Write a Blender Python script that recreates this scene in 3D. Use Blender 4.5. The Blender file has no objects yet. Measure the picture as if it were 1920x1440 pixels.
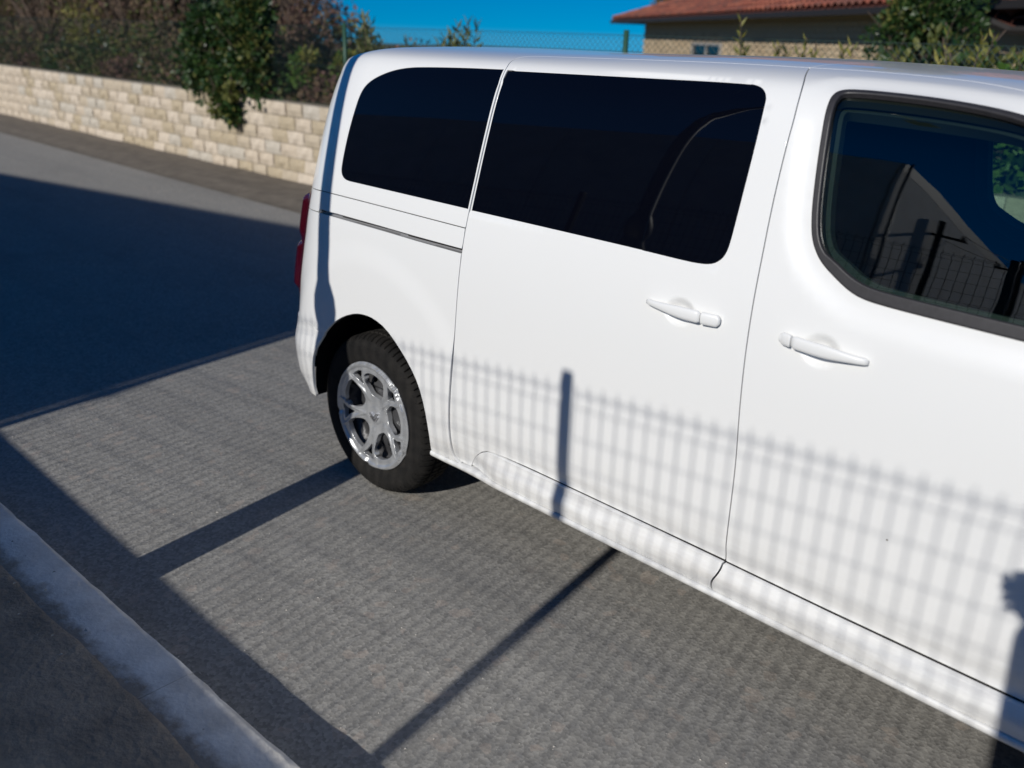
import bpy, bmesh, math, random
import numpy as np
from mathutils import Vector, Matrix
from mathutils.geometry import delaunay_2d_cdt

random.seed(7); rng = np.random.default_rng(7)
sc = bpy.context.scene
col = sc.collection

# ---------------------------------------------------------------- camera, sky, sun, exposure
cam = bpy.data.objects.new('camera', bpy.data.cameras.new('camera')); col.objects.link(cam)
cam.matrix_world = Matrix(((0.7202371, -0.2771376, 0.6359664, 2.7031898),
                           (0.6929701, 0.2445725, -0.6782159, -1.9843935),
                           (0.0324192, 0.9291819, 0.3681982, 1.8318750),
                           (0, 0, 0, 1)))
cam.data.sensor_width = 36; cam.data.lens = 1640.946 / 1920 * 36
cam.data.clip_start = .01; cam.data.clip_end = 5000
cam.data.dof.use_dof = True; cam.data.dof.focus_distance = 2.78; cam.data.dof.aperture_fstop = 2.0
sc.camera = cam

SUNV = Vector((-.15, 1, -.55)).normalized()          # direction the light travels
el = math.asin(-SUNV.z); az = math.atan2(-SUNV.x, -SUNV.y)   # azimuth of the sun from +y, clockwise
world = bpy.data.worlds.new('World'); sc.world = world; world.use_nodes = True
wn = world.node_tree.nodes; wl = world.node_tree.links; wn.clear()
sky = wn.new('ShaderNodeTexSky'); sky.sky_type = 'NISHITA'; sky.sun_disc = False
sky.sun_elevation = el; sky.sun_rotation = az; sky.altitude = 1500
sky.air_density = 1.0; sky.dust_density = 0.0; sky.ozone_density = 3.0
hs = wn.new('ShaderNodeHueSaturation'); hs.inputs['Saturation'].default_value = 1.95; hs.inputs['Hue'].default_value = .506
bg = wn.new('ShaderNodeBackground'); bg.inputs['Strength'].default_value = 0.067
wo = wn.new('ShaderNodeOutputWorld')
# the clear blue of the upper air carries on down to the horizon (no pale haze band in the photograph)
wt = wn.new('ShaderNodeTexCoord'); ws = wn.new('ShaderNodeSeparateXYZ'); wc = wn.new('ShaderNodeCombineXYZ')
wm = wn.new('ShaderNodeMapRange'); wm.inputs[1].default_value = 0; wm.inputs[2].default_value = 1; wm.inputs[3].default_value = .086; wm.inputs[4].default_value = 1.1
wl.new(wt.outputs['Generated'], ws.inputs[0]); wl.new(ws.outputs[2], wm.inputs[0])
wl.new(ws.outputs[0], wc.inputs[0]); wl.new(ws.outputs[1], wc.inputs[1]); wl.new(wm.outputs[0], wc.inputs[2])
wnm = wn.new('ShaderNodeVectorMath'); wnm.operation = 'NORMALIZE'; wl.new(wc.outputs[0], wnm.inputs[0]); wl.new(wnm.outputs[0], sky.inputs[0])
wl.new(sky.outputs[0], hs.inputs['Color']); wl.new(hs.outputs[0], bg.inputs['Color']); wl.new(bg.outputs[0], wo.inputs['Surface'])

sun = bpy.data.objects.new('sun', bpy.data.lights.new('sun', 'SUN')); col.objects.link(sun)
sun.data.energy = 3.65; sun.data.angle = math.radians(.53); sun.data.color = (1, .965, .90)
sun.rotation_euler = (-SUNV).to_track_quat('Z', 'Y').to_euler()
sun.location = (8, -40, 25)
sc.view_settings.view_transform = 'Standard'; sc.view_settings.look = 'None'
sc.view_settings.exposure = 0.0; sc.view_settings.gamma = 1; sc.view_settings.use_curve_mapping = False
sc.cycles.max_bounces = 8; sc.cycles.transparent_max_bounces = 16

# ---------------------------------------------------------------- materials
MATS = {}
def nodes_of(name):
    m = bpy.data.materials.new(name); m.use_nodes = True
    nt = m.node_tree
    return m, nt, nt.nodes['Principled BSDF']
def simple(name, color, rough=.5, metal=0, spec=.5, coat=0, noise=None, bump=None, ior=1.5):
    """noise=(scale, amount[, colour2]) mixes a second tone; bump=(scale, strength)"""
    if name in MATS: return MATS[name]
    m, nt, b = nodes_of(name)
    b.inputs['Base Color'].default_value = (*color, 1); b.inputs['Roughness'].default_value = rough
    b.inputs['Metallic'].default_value = metal; b.inputs['Specular IOR Level'].default_value = spec
    b.inputs['IOR'].default_value = ior
    if coat:
        b.inputs['Coat Weight'].default_value = coat; b.inputs['Coat Roughness'].default_value = .03
    tc = nt.nodes.new('ShaderNodeTexCoord')
    if noise:
        n = nt.nodes.new('ShaderNodeTexNoise'); n.inputs['Scale'].default_value = noise[0]; n.inputs['Detail'].default_value = 8
        n.inputs['Roughness'].default_value = .65
        r = nt.nodes.new('ShaderNodeMapRange'); r.inputs[1].default_value = .32; r.inputs[2].default_value = .68
        mx = nt.nodes.new('ShaderNodeMix'); mx.data_type = 'RGBA'
        c2 = noise[2] if len(noise) > 2 else tuple(c * (1 - noise[1]) for c in color)
        mx.inputs[6].default_value = (*color, 1); mx.inputs[7].default_value = (*c2, 1)
        nt.links.new(tc.outputs['Object'], n.inputs['Vector']); nt.links.new(n.outputs[0], r.inputs[0])
        nt.links.new(r.outputs[0], mx.inputs[0]); nt.links.new(mx.outputs[2], b.inputs['Base Color'])
    if bump:
        n = nt.nodes.new('ShaderNodeTexNoise'); n.inputs['Scale'].default_value = bump[0]; n.inputs['Detail'].default_value = 5
        bp = nt.nodes.new('ShaderNodeBump'); bp.inputs['Strength'].default_value = bump[1]; bp.inputs['Distance'].default_value = .01
        nt.links.new(tc.outputs['Object'], n.inputs['Vector']); nt.links.new(n.outputs[0], bp.inputs['Height'])
        nt.links.new(bp.outputs[0], b.inputs['Normal'])
    MATS[name] = m
    return m

def paint_mat():
    m, nt, b = nodes_of('white_paint')
    b.inputs['Roughness'].default_value = .38; b.inputs['Specular IOR Level'].default_value = .4
    b.inputs['Coat Weight'].default_value = .7; b.inputs['Coat Roughness'].default_value = .04; b.inputs['Coat IOR'].default_value = 1.42
    N = nt.nodes.new; L = nt.links.new
    geo = N('ShaderNodeNewGeometry'); sep = N('ShaderNodeSeparateXYZ'); L(geo.outputs['Position'], sep.inputs[0])
    # road film: stronger towards the sill, broken up by noise
    lo = N('ShaderNodeMapRange'); lo.inputs[1].default_value = .62; lo.inputs[2].default_value = .26; L(sep.outputs['Z'], lo.inputs[0])
    n1 = N('ShaderNodeTexNoise'); n1.inputs['Scale'].default_value = 7; n1.inputs['Detail'].default_value = 9; n1.inputs['Roughness'].default_value = .7
    mp = N('ShaderNodeMapping'); mp.inputs['Scale'].default_value = (.5, 1, 3); L(geo.outputs['Position'], mp.inputs[0]); L(mp.outputs[0], n1.inputs['Vector'])
    r1 = N('ShaderNodeMapRange'); r1.inputs[1].default_value = .42; r1.inputs[2].default_value = .78; L(n1.outputs[0], r1.inputs[0])
    mu = N('ShaderNodeMath'); mu.operation = 'MULTIPLY'; L(lo.outputs[0], mu.inputs[0]); L(r1.outputs[0], mu.inputs[1])
    mu2 = N('ShaderNodeMath'); mu2.operation = 'MULTIPLY'; mu2.inputs[1].default_value = .72; L(mu.outputs[0], mu2.inputs[0])
    m1 = N('ShaderNodeMix'); m1.data_type = 'RGBA'; m1.inputs[6].default_value = (.80, .80, .79, 1); m1.inputs[7].default_value = (.34, .30, .25, 1)
    L(mu2.outputs[0], m1.inputs[0])
    # scattered specks of dirt
    v = N('ShaderNodeTexVoronoi'); v.inputs['Scale'].default_value = 9; v.inputs['Randomness'].default_value = 1; L(geo.outputs['Position'], v.inputs['Vector'])
    r2 = N('ShaderNodeMapRange'); r2.inputs[1].default_value = .028; r2.inputs[2].default_value = .016; L(v.outputs['Distance'], r2.inputs[0])
    vc = N('ShaderNodeSeparateColor'); L(v.outputs['Color'], vc.inputs[0])
    th = N('ShaderNodeMath'); th.operation = 'GREATER_THAN'; th.inputs[1].default_value = .90; L(vc.outputs[0], th.inputs[0])
    mu3 = N('ShaderNodeMath'); mu3.operation = 'MULTIPLY'; L(r2.outputs[0], mu3.inputs[0]); L(th.outputs[0], mu3.inputs[1])
    m2 = N('ShaderNodeMix'); m2.data_type = 'RGBA'; m2.inputs[7].default_value = (.22, .19, .16, 1)
    L(mu3.outputs[0], m2.inputs[0]); L(m1.outputs[2], m2.inputs[6]); L(m2.outputs[2], b.inputs['Base Color'])
    rr = N('ShaderNodeMapRange'); rr.inputs[3].default_value = .36; rr.inputs[4].default_value = .6; L(mu2.outputs[0], rr.inputs[0]); L(rr.outputs[0], b.inputs['Roughness'])
    # very slight waviness of pressed sheet
    n2 = N('ShaderNodeTexNoise'); n2.inputs['Scale'].default_value = 3.2; n2.inputs['Detail'].default_value = 1; L(geo.outputs['Position'], n2.inputs['Vector'])
    bp = N('ShaderNodeBump'); bp.inputs['Strength'].default_value = .12; bp.inputs['Distance'].default_value = .01; L(n2.outputs[0], bp.inputs['Height']); L(bp.outputs[0], b.inputs['Normal'])
    L(bp.outputs[0], b.inputs['Coat Normal'])
    MATS['white_paint'] = m; return m
PAINT = paint_mat()

def glass_mat(name, tint, refl_ior=1.5):
    m = bpy.data.materials.new(name); m.use_nodes = True; nt = m.node_tree; nt.nodes.clear(); N = nt.nodes.new; L = nt.links.new
    o = N('ShaderNodeOutputMaterial'); mix = N('ShaderNodeMixShader'); tr = N('ShaderNodeBsdfTransparent'); gl = N('ShaderNodeBsdfGlossy')
    fr = N('ShaderNodeFresnel'); fr.inputs['IOR'].default_value = refl_ior
    geo = N('ShaderNodeNewGeometry')
    n2 = N('ShaderNodeTexNoise'); n2.inputs['Scale'].default_value = 4; L(geo.outputs['Position'], n2.inputs['Vector'])
    bp = N('ShaderNodeBump'); bp.inputs['Strength'].default_value = .06; bp.inputs['Distance'].default_value = .005
    L(n2.outputs[0], bp.inputs['Height']); L(bp.outputs[0], gl.inputs['Normal'])
    tr.inputs[0].default_value = (*tint, 1); gl.inputs['Roughness'].default_value = .005; gl.inputs[0].default_value = (.95, .98, 1, 1)
    L(fr.outputs[0], mix.inputs[0]); L(tr.outputs[0], mix.inputs[1]); L(gl.outputs[0], mix.inputs[2]); L(mix.outputs[0], o.inputs[0])
    MATS[name] = m; return m
FGLASS = glass_mat('tinted_front_glass', (.50, .66, .59), 1.80)
PGLASS = simple('privacy_glass', (.0015, .0018, .004), .02, 0, .42, ior=1.45)
SEAL = simple('window_seal_rubber', (.035, .033, .036), .42, noise=(60, .3))
BLACK = simple('black_trim', (.012, .012, .013), .6)
CAVITY = simple('wheel_arch_liner', (.010, .010, .010), .95, spec=.1)
INNER = simple('gap_shade_sheet', (.030, .027, .025), .8)  # dark colour stands in for the shade inside the panel gaps
RAILM = simple('rail_grey', (.30, .30, .31), .45, metal=.3)
REDL = simple('red_lamp_lens', (.045, .0012, .005), .15, coat=.5)
CHROME = simple('polished_metal', (.75, .75, .76), .12, metal=1)
SEATM = simple('seat_fabric', (.008, .009, .011), .9, noise=(90, .4))
TRIMG = simple('grey_door_trim', (.030, .033, .035), .7)
HLIGHT = simple('headlight_lens', (.55, .58, .6), .05, metal=.6)

# ---------------------------------------------------------------- object helpers
def setp(o, label=None, cat=None, group=None, kind=None):
    if label: o['label'] = label
    if cat: o['category'] = cat
    if group: o['group'] = group
    if kind: o['kind'] = kind
    return o
def empty(name, loc=(0, 0, 0), rz=0):
    o = bpy.data.objects.new(name, None); col.objects.link(o); o.location = loc; o.rotation_euler = (0, 0, rz); o.empty_display_size = .2
    return o
def link(name, me, mat, parent=None, loc=(0, 0, 0)):
    o = bpy.data.objects.new(name, me); col.objects.link(o); o.location = loc
    for mm in (mat if isinstance(mat, (list, tuple)) else [mat]): me.materials.append(mm)
    if parent: o.parent = parent
    return o
def mesh_from(name, V, Fc, mat, parent=None, smooth=False, loc=(0, 0, 0), midx=None):
    me = bpy.data.meshes.new(name); me.from_pydata([tuple(map(float, v)) for v in V], [], [tuple(map(int, f)) for f in Fc]); 
    if midx is not None: me.polygons.foreach_set('material_index', list(midx))
    if smooth: me.polygons.foreach_set('use_smooth', [True] * len(me.polygons))
    me.update()
    return link(name, me, mat, parent, loc)
class MB:
    """collects simple shapes into one mesh"""
    def __init__(s): s.v = []; s.f = []
    def add(s, V, Fc):
        n = len(s.v); s.v += [tuple(v) for v in V]; s.f += [tuple(i + n for i in f) for f in Fc]
    def box(s, x0, x1, y0, y1, z0, z1, M=None):
        V = [Vector(p) for p in ((x0, y0, z0), (x1, y0, z0), (x1, y1, z0), (x0, y1, z0), (x0, y0, z1), (x1, y0, z1), (x1, y1, z1), (x0, y1, z1))]
        if M: V = [M @ p for p in V]
        s.add(V, [(3, 2, 1, 0), (4, 5, 6, 7), (0, 1, 5, 4), (1, 2, 6, 5), (2, 3, 7, 6), (3, 0, 4, 7)])
    def tube(s, pts, rad, n=6, caps=True):
        pts = [Vector(p) for p in pts]; rad = rad if isinstance(rad, (list, tuple)) else [rad] * len(pts)
        up = Vector((0, 0, 1)); V = []; 
        d0 = (pts[1] - pts[0]).normalized(); a = d0.cross(up if abs(d0.z) < .9 else Vector((1, 0, 0))).normalized()
        for i, p in enumerate(pts):
            d = (pts[min(i + 1, len(pts) - 1)] - pts[max(i - 1, 0)]).normalized()
            a = (a - d * a.dot(d)).normalized(); b = d.cross(a)
            for k in range(n):
                t = 2 * math.pi * k / n; V.append(p + (a * math.cos(t) + b * math.sin(t)) * rad[i])
        Fc = [(i * n + k, i * n + (k + 1) % n, (i + 1) * n + (k + 1) % n, (i + 1) * n + k) for i in range(len(pts) - 1) for k in range(n)]
        if caps: Fc += [tuple(range(n))[::-1], tuple((len(pts) - 1) * n + k for k in range(n))]
        s.add(V, Fc)
    def build(s, name, mat, parent=None, smooth=False, loc=(0, 0, 0), bevel=0):
        o = mesh_from(name, s.v, s.f, mat, parent, smooth, loc)
        if bevel:
            md = o.modifiers.new('bevel', 'BEVEL'); md.width = bevel; md.segments = 2; md.limit_method = 'ANGLE'
        return o
def lathe(name, prof, mat, parent=None, n=48, axis='Y', loc=(0, 0, 0), closed=False):
    """prof: (radius, offset along axis) list"""
    V = []; Fc = []
    for k in range(n):
        t = 2 * math.pi * k / n
        for r, a in prof:
            V.append((r * math.cos(t), a, r * math.sin(t)) if axis == 'Y' else (r * math.cos(t), r * math.sin(t), a))
    m = len(prof)
    for k in range(n):
        for i in range(m if closed else m - 1):
            j = (i + 1) % m; k2 = (k + 1) % n
            q = (k * m + i, k * m + j, k2 * m + j, k2 * m + i)
            Fc.append(q if axis != 'Y' else q)
    o = mesh_from(name, V, Fc, mat, parent, True, loc)
    return o
# ---------------------------------------------------------------- van body surface: P(u, v) -> (x, y, z), near flank at y ~ 0
PV = np.array([(.24,.050,.24),(.30,.040,.30),(.45,.014,.45),(.70,.002,.70),(.95,.000,.95),(1.12,.008,1.12),(1.25,.025,1.25),(1.35,.046,1.35),(1.55,.096,1.55),(1.66,.130,1.657),(1.72,.153,1.705),(1.77,.182,1.74),(1.83,.226,1.762),(1.92,.306,1.776),(2.10,.482,1.785),(2.30,.680,1.789),(2.520,.900,1.790)])
def nspline(x, y):
    n = len(x); h = np.diff(x); A = np.zeros((n, n)); b = np.zeros(n); A[0, 0] = A[-1, -1] = 1
    for i in range(1, n - 1):
        A[i, i-1] = h[i-1]; A[i, i] = 2 * (h[i-1] + h[i]); A[i, i+1] = h[i]; b[i] = 6 * ((y[i+1]-y[i])/h[i] - (y[i]-y[i-1])/h[i-1])
    m = np.linalg.solve(A, b)
    def f(t):
        t = np.asarray(t, float); i = np.clip(np.searchsorted(x, t) - 1, 0, n - 2); a = x[i+1] - t; c = t - x[i]; H = h[i]
        return m[i]*a**3/(6*H) + m[i+1]*c**3/(6*H) + (y[i]/H - m[i]*H/6)*a + (y[i+1]/H - m[i+1]*H/6)*c
    return f
fy = nspline(PV[:, 0], PV[:, 1]); fz = nspline(PV[:, 0], PV[:, 2])
W = 1.80
RVL = np.array([[0.24,-0.62],[0.64,-0.62],[0.84,-0.581],[1.04,-0.528],[1.2,-0.498],[1.38,-0.475],[1.55,-0.454],[1.68,-0.426],[1.75,-0.427],[1.8,-0.439],[1.9,-0.465],[2.6,-0.457]])
def sm(t, a, b):
    w = np.clip((t - a) / (b - a), 0, 1); return w * w * (3 - 2 * w)
frx = lambda v: np.interp(v, RVL[:, 0], RVL[:, 1])
RX, RY = .34, .20
XF = np.array([(.2, 4.0), (.6, 4.02), (.9, 3.97), (1.05, 3.88), (1.2, 3.75), (1.35, 3.6), (3, 3.6)])
def P(u, v):
    u = np.asarray(u, float); v = np.asarray(v, float)
    y = fy(v); z = fz(v); xc = frx(v) + RX
    th = np.clip((xc - u) / RX, 0, np.pi / 2)
    x = np.where(u < xc, xc - RX * np.sin(th), u)
    k = 1 - sm(v, 1.74, 2.15)
    y = y + RY * (1 - np.cos(th)) * k
    z = z - .16 * (1 - np.cos(th)) * sm(v, 1.70, 1.95)
    d = np.clip(x - 1.3, 0, None); w = sm(v, 1.30, 1.70)
    z = z - .035 * d**2 * w + .011 * sm(v, 1.75, 2.1) * sm(x, .4, 1.3)
    # front corner
    xf = np.interp(v, XF[:, 0], XF[:, 1]) - .55
    t2 = np.clip((u - xf) / .55, 0, np.pi / 2)
    x = np.where(u > xf, xf + .55 * np.sin(t2), x); y = y + .38 * (1 - np.cos(t2))
    return np.stack([x, y, z], -1)

def chaikin(pts, it=2, closed=False):
    p = np.array(pts, float)
    for _ in range(it):
        if closed:
            q = np.roll(p, -1, 0); n = np.empty((2 * len(p), 2)); n[0::2] = .75*p + .25*q; n[1::2] = .25*p + .75*q
        else:
            a, b = p[:-1], p[1:]; n = np.empty((2 * len(a) + 2, 2)); n[0] = p[0]; n[-1] = p[-1]; n[1:-1:2] = .75*a + .25*b; n[2:-1:2] = .25*a + .75*b
        p = n
    return p.tolist()
def resample(poly, step):
    p = np.array(poly); out = []
    for i in range(len(p)):
        a, b = p[i], p[(i+1) % len(p)]; d = np.hypot(*(b - a)); 
        if d < 1e-6: continue
        n = max(1, int(math.ceil(d / step)))
        for k in range(n): out.append(a + (b - a) * k / n)
    p = np.array(out)
    # drop points closer than 2 mm
    keep = [p[0]]
    for q in p[1:]:
        if np.hypot(*(q - keep[-1])) > .002: keep.append(q)
    if np.hypot(*(keep[-1] - keep[0])) < .002: keep.pop()
    return np.array(keep)
def area(p): x, y = p[:, 0], p[:, 1]; return .5 * np.sum(x * np.roll(y, -1) - y * np.roll(x, -1))
def offset(p, d):
    """positive d moves a counter-clockwise loop inwards"""
    a = np.roll(p, 1, 0); b = np.roll(p, -1, 0)
    e1 = p - a; e2 = b - p
    n1 = np.stack([-e1[:, 1], e1[:, 0]], -1) / np.linalg.norm(e1, axis=1)[:, None]
    n2 = np.stack([-e2[:, 1], e2[:, 0]], -1) / np.linalg.norm(e2, axis=1)[:, None]
    n = n1 + n2; ln = np.linalg.norm(n, axis=1)[:, None]; n = n / np.maximum(ln, 1e-6)
    c = np.clip(np.sum(n * n1, 1), .5, 1)[:, None]
    return p + n * d / c, n
def inpoly(pts, poly):
    x, y = pts[:, 0], pts[:, 1]; r = np.zeros(len(pts), bool); a = poly; b = np.roll(poly, -1, 0)
    for (x1, y1), (x2, y2) in zip(a, b):
        if y1 == y2: continue
        c = ((y1 > y) != (y2 > y)) & (x < (x2 - x1) * (y - y1) / (y2 - y1) + x1); r ^= c
    return r
def segdist(pts, poly, closed=True):
    d = np.full(len(pts), 1e9); n = len(poly)
    for i in range(n if closed else n - 1):
        a = poly[i]; b = poly[(i+1) % n]; ab = b - a; t = np.clip(((pts - a) @ ab) / max(ab @ ab, 1e-12), 0, 1)
        q = pts - a - t[:, None] * ab; d = np.minimum(d, np.einsum('ij,ij->i', q, q))
    return np.sqrt(d)

def panel(name, outer, holes=(), mat=None, parent=None, Pf=P, disp=None, inset=.0029, step=.012, grid=.022, fine=(), rim=.012,
          bevel=.0015, hole_rim=None, hole_inset=0., mirror=False, offs=0., flip=False):
    """a sheet on the surface Pf bounded by outer, with holes, bevelled and returned edges"""
    loops = []
    o = resample(outer, step)
    if area(o) < 0: o = o[::-1]
    o, on = offset(o, inset); loops.append((o, -on, rim))
    for h in holes:
        h = resample(h, step)
        if area(h) > 0: h = h[::-1]
        h, hn = offset(h, hole_inset); loops.append((h, -hn, hole_rim if hole_rim is not None else rim))
    lo, hi = o.min(0), o.max(0)
    gx, gy = np.meshgrid(np.arange(lo[0], hi[0], grid), np.arange(lo[1], hi[1], grid * .9)); gx = gx + (np.arange(gx.shape[0])[:, None] % 2) * grid / 2
    g = np.stack([gx.ravel(), gy.ravel()], -1)
    for (cx, cy, rx, ry, s) in fine:
        inside = (abs(g[:, 0] - cx) < rx) & (abs(g[:, 1] - cy) < ry); g = g[~inside]
        ax, ay = np.meshgrid(np.arange(cx - rx, cx + rx, s), np.arange(cy - ry, cy + ry, s)); ax = ax + (np.arange(ax.shape[0])[:, None] % 2) * s / 2
        g = np.concatenate([g, np.stack([ax.ravel(), ay.ravel()], -1)])
    m = inpoly(g, o)
    for h, _, _ in loops[1:]: m &= ~inpoly(g, h)
    g = g[m]
    dm = np.full(len(g), 1e9)
    for h, _, _ in loops: dm = np.minimum(dm, segdist(g, h))
    g = g[dm > .0045 if fine else dm > grid * .35]
    pts = np.concatenate([l[0] for l in loops] + [g]); edges = []; k = 0
    for l, _, _ in loops:
        n = len(l); edges += [(k + i, k + (i+1) % n) for i in range(n)]; k += n
    vo, eo, fo, ov, _, _ = delaunay_2d_cdt([Vector(p) for p in pts], edges, [], 0, 1e-5)
    vo = np.array([tuple(p) for p in vo]); F = np.array([tuple(f) for f in fo if len(f) == 3])
    c = vo[F].mean(1); ok = inpoly(c, o)
    for h, _, _ in loops[1:]: ok &= ~inpoly(c, h)
    F = F[ok]
    # orientation counter-clockwise in (u, v)
    A = vo[F]; ar = (A[:, 1, 0]-A[:, 0, 0])*(A[:, 2, 1]-A[:, 0, 1]) - (A[:, 1, 1]-A[:, 0, 1])*(A[:, 2, 0]-A[:, 0, 0]); F[ar < 0] = F[ar < 0][:, ::-1]
    def base_n(uv, S):
        e = 1e-3; du = S(uv + [e, 0]) - S(uv - [e, 0]); dv = S(uv + [0, e]) - S(uv - [0, e]); n = np.cross(du, dv); n /= np.maximum(np.linalg.norm(n, axis=1), 1e-12)[:, None]
        return n, du / (2*e), dv / (2*e)
    S0 = lambda uv: Pf(uv[:, 0], uv[:, 1])
    def S(uv):
        n, _, _ = base_n(uv, S0); d = np.full(len(uv), offs, float)
        if disp: d = d + disp(uv[:, 0], uv[:, 1])
        return S0(uv) + n * d[:, None]
    X = S(vo); Nn, _, _ = base_n(vo, S)
    V = [X]; NN = [Nn]; Fs = [tuple(f) for f in F]; cnt = len(X)
    # map loop points to output vertices
    om = {}
    for i, src in enumerate(ov):
        for s_ in src: om[s_] = i
    k = 0
    for l, ln, rm in loops:
        n = len(l); idx = [om.get(k + i, -1) for i in range(n)]; k += n
        if rm <= 0 or min(idx) < 0: continue
        l0 = vo[idx]; n0, du, dv = base_n(l0, S)
        out = du * ln[:, :1] + dv * ln[:, 1:2]; out -= n0 * np.sum(out * n0, 1)[:, None]; out /= np.maximum(np.linalg.norm(out, axis=1), 1e-9)[:, None]
        b = bevel; x0 = X[idx]
        r1 = x0 + out * b * .7 - n0 * b * .3; r2 = x0 + out * b - n0 * b; r3 = x0 + out * b - n0 * rm
        nn1 = (n0 + out) / math.sqrt(2)
        V += [r1, r2, r3]; NN += [nn1, out, out]
        for i in range(n):
            j = (i + 1) % n
            ring = [(idx[i], idx[j]), (cnt + i, cnt + j), (cnt + n + i, cnt + n + j), (cnt + 2*n + i, cnt + 2*n + j)]
            for a_, b_ in zip(ring[:-1], ring[1:]): Fs.append((a_[0], b_[0], b_[1], a_[1]))
        cnt += 3 * n
    V = np.concatenate(V); NN = np.concatenate(NN)
    # quads of rims: make winding agree with normals
    res = []
    for f in Fs:
        if len(f) == 4:
            p = V[list(f)]; nf = np.cross(p[2] - p[0], p[3] - p[1]); 
            if nf @ NN[list(f)].sum(0) < 0: f = f[::-1]
        res.append(f)
    if mirror:
        V = V.copy(); NN = NN.copy(); V[:, 1] = W - V[:, 1]; NN[:, 1] *= -1; res = [f[::-1] for f in res]
    me = bpy.data.meshes.new(name); me.from_pydata(V.tolist(), [], res); me.polygons.foreach_set('use_smooth', [True] * len(me.polygons)); me.update()
    me.normals_split_custom_set_from_vertices(NN.tolist())
    return link(name, me, mat or PAINT, parent)

# outlines on the flank, in metres (u along the van from the rear axle, v up)
REAR = chaikin([(.598,1.775),(.607,1.70),(.603,1.55),(.596,1.40),(.589,1.296),(.581,1.20),(.572,1.06),(.562,.90),(.551,.78),(.538,.66),(.529,.55),(.525,.45),(.527,.40),(.535,.372),(.552,.356),(.580,.351),(.61,.352)])
TOPS = chaikin([(.598,1.775),(.589,1.805),(.580,1.85),(.585,1.895),(.62,1.915),(.75,1.922),(1.15,1.935),(1.50,1.945),(1.568,1.949)])
FRONT = chaikin([(1.568,1.949),(1.60,1.86),(1.629,1.78),(1.643,1.69),(1.645,1.60),(1.650,1.456),(1.658,1.32),(1.663,1.20),(1.668,1.08),(1.672,1.0),(1.677,.91),(1.6845,.80),(1.687,.717),(1.688,.60),(1.688,.49),(1.688,.454),(1.684,.425),(1.674,.405),(1.668,.388),(1.668,.375),(1.672,.362)])
TOPF = chaikin([(1.568,1.949),(1.70,1.965),(1.81,1.972),(1.94,1.966),(2.02,1.948),(2.10,1.913),(2.30,1.83),(2.50,1.705),(2.68,1.55),(2.80,1.40),(2.86,1.25),(2.87,1.0),(2.87,.60),(2.84,.42),(2.80,.362)])
W1 = chaikin([(.5925,1.762),(.408,1.7575),(.195,1.7473),(.118,1.739),(.05,1.723),(-.013,1.6964),(-.06,1.668),(-.088,1.640),(-.104,1.606),(-.116,1.552),(-.128,1.484),(-.136,1.414),(-.140,1.350),(-.136,1.326),(-.1185,1.3083),(-.0895,1.301),(-.036,1.3005),(.207,1.298),(.5825,1.294)]) + [(.5895,1.40),(.5965,1.55),(.6005,1.70)]
W2 = [(.6125,1.70),(.6085,1.55),(.6015,1.40)] + chaikin([(.595,1.292),(.74,1.291),(1.03,1.2885),(1.285,1.286),(1.43,1.283),(1.4845,1.2836),(1.521,1.2891),(1.543,1.3037),(1.554,1.3216),(1.5595,1.3487),(1.561,1.4419),(1.5612,1.5574),(1.558,1.6433),(1.551,1.7177),(1.544,1.7387),(1.526,1.7607),(1.503,1.7721),(1.474,1.7768),(1.187,1.7707),(.6075,1.761)])
PANE = chaikin([(1.4807,1.7618),(1.4408,1.7232),(1.4177,1.6877),(1.3776,1.6151),(1.3423,1.5542),(1.3184,1.4845),(1.297,1.3984),(1.2893,1.3402),(1.2879,1.2898)])
W3 = chaikin([(1.7116,1.745),(1.716,1.775),(1.728,1.790),(1.748,1.798),(1.81,1.804),(1.944,1.803),(2.075,1.788),(2.17,1.764),(2.32,1.70),(2.50,1.57),(2.66,1.42),(2.74,1.32),(2.75,1.285),(2.72,1.268),(2.60,1.268),(2.2833,1.2753),(2.10,1.280),(1.99,1.2836),(1.9347,1.288),(1.899,1.298),(1.865,1.316),(1.8125,1.3494),(1.786,1.380),(1.769,1.412),(1.754,1.468),(1.740,1.549),(1.7251,1.6442)], 2, True)
ARCH = chaikin([(-.3372,.345),(-.3428,.3837),(-.3318,.437),(-.3207,.4901),(-.3067,.5352),(-.2918,.5769),(-.2645,.6216),(-.2237,.6704),(-.1548,.7306),(-.0861,.771),(-.0099,.8000),(.0525,.8088),(.1077,.8061),(.1765,.7857),(.2476,.7352),(.3145,.6742),(.364,.6099),(.3942,.5283),(.4056,.4373),(.403,.345)], 1)
LINE7 = [(-.44,1.231),(-.23,1.2425),(-.14,1.2425),(.1475,1.239),(.581,1.2325)]
SLOTT = [(-.266,1.1695),(-.14,1.1705),(.158,1.1665),(.34,1.163),(.577,1.1615)]
SLOTB = [(-.275,1.157),(-.20,1.1585),(.158,1.154),(.34,1.150),(.576,1.148)]
BUMP = [(-.4419,.6648),(-.3424,.6653),(-.2345,.6561)]
ul = lambda v: float(frx(v) + RX - RX * 1.30)
def part_of(curve, v0, v1): return [p for p in curve if min(v0, v1) <= p[1] <= max(v0, v1)]

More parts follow.
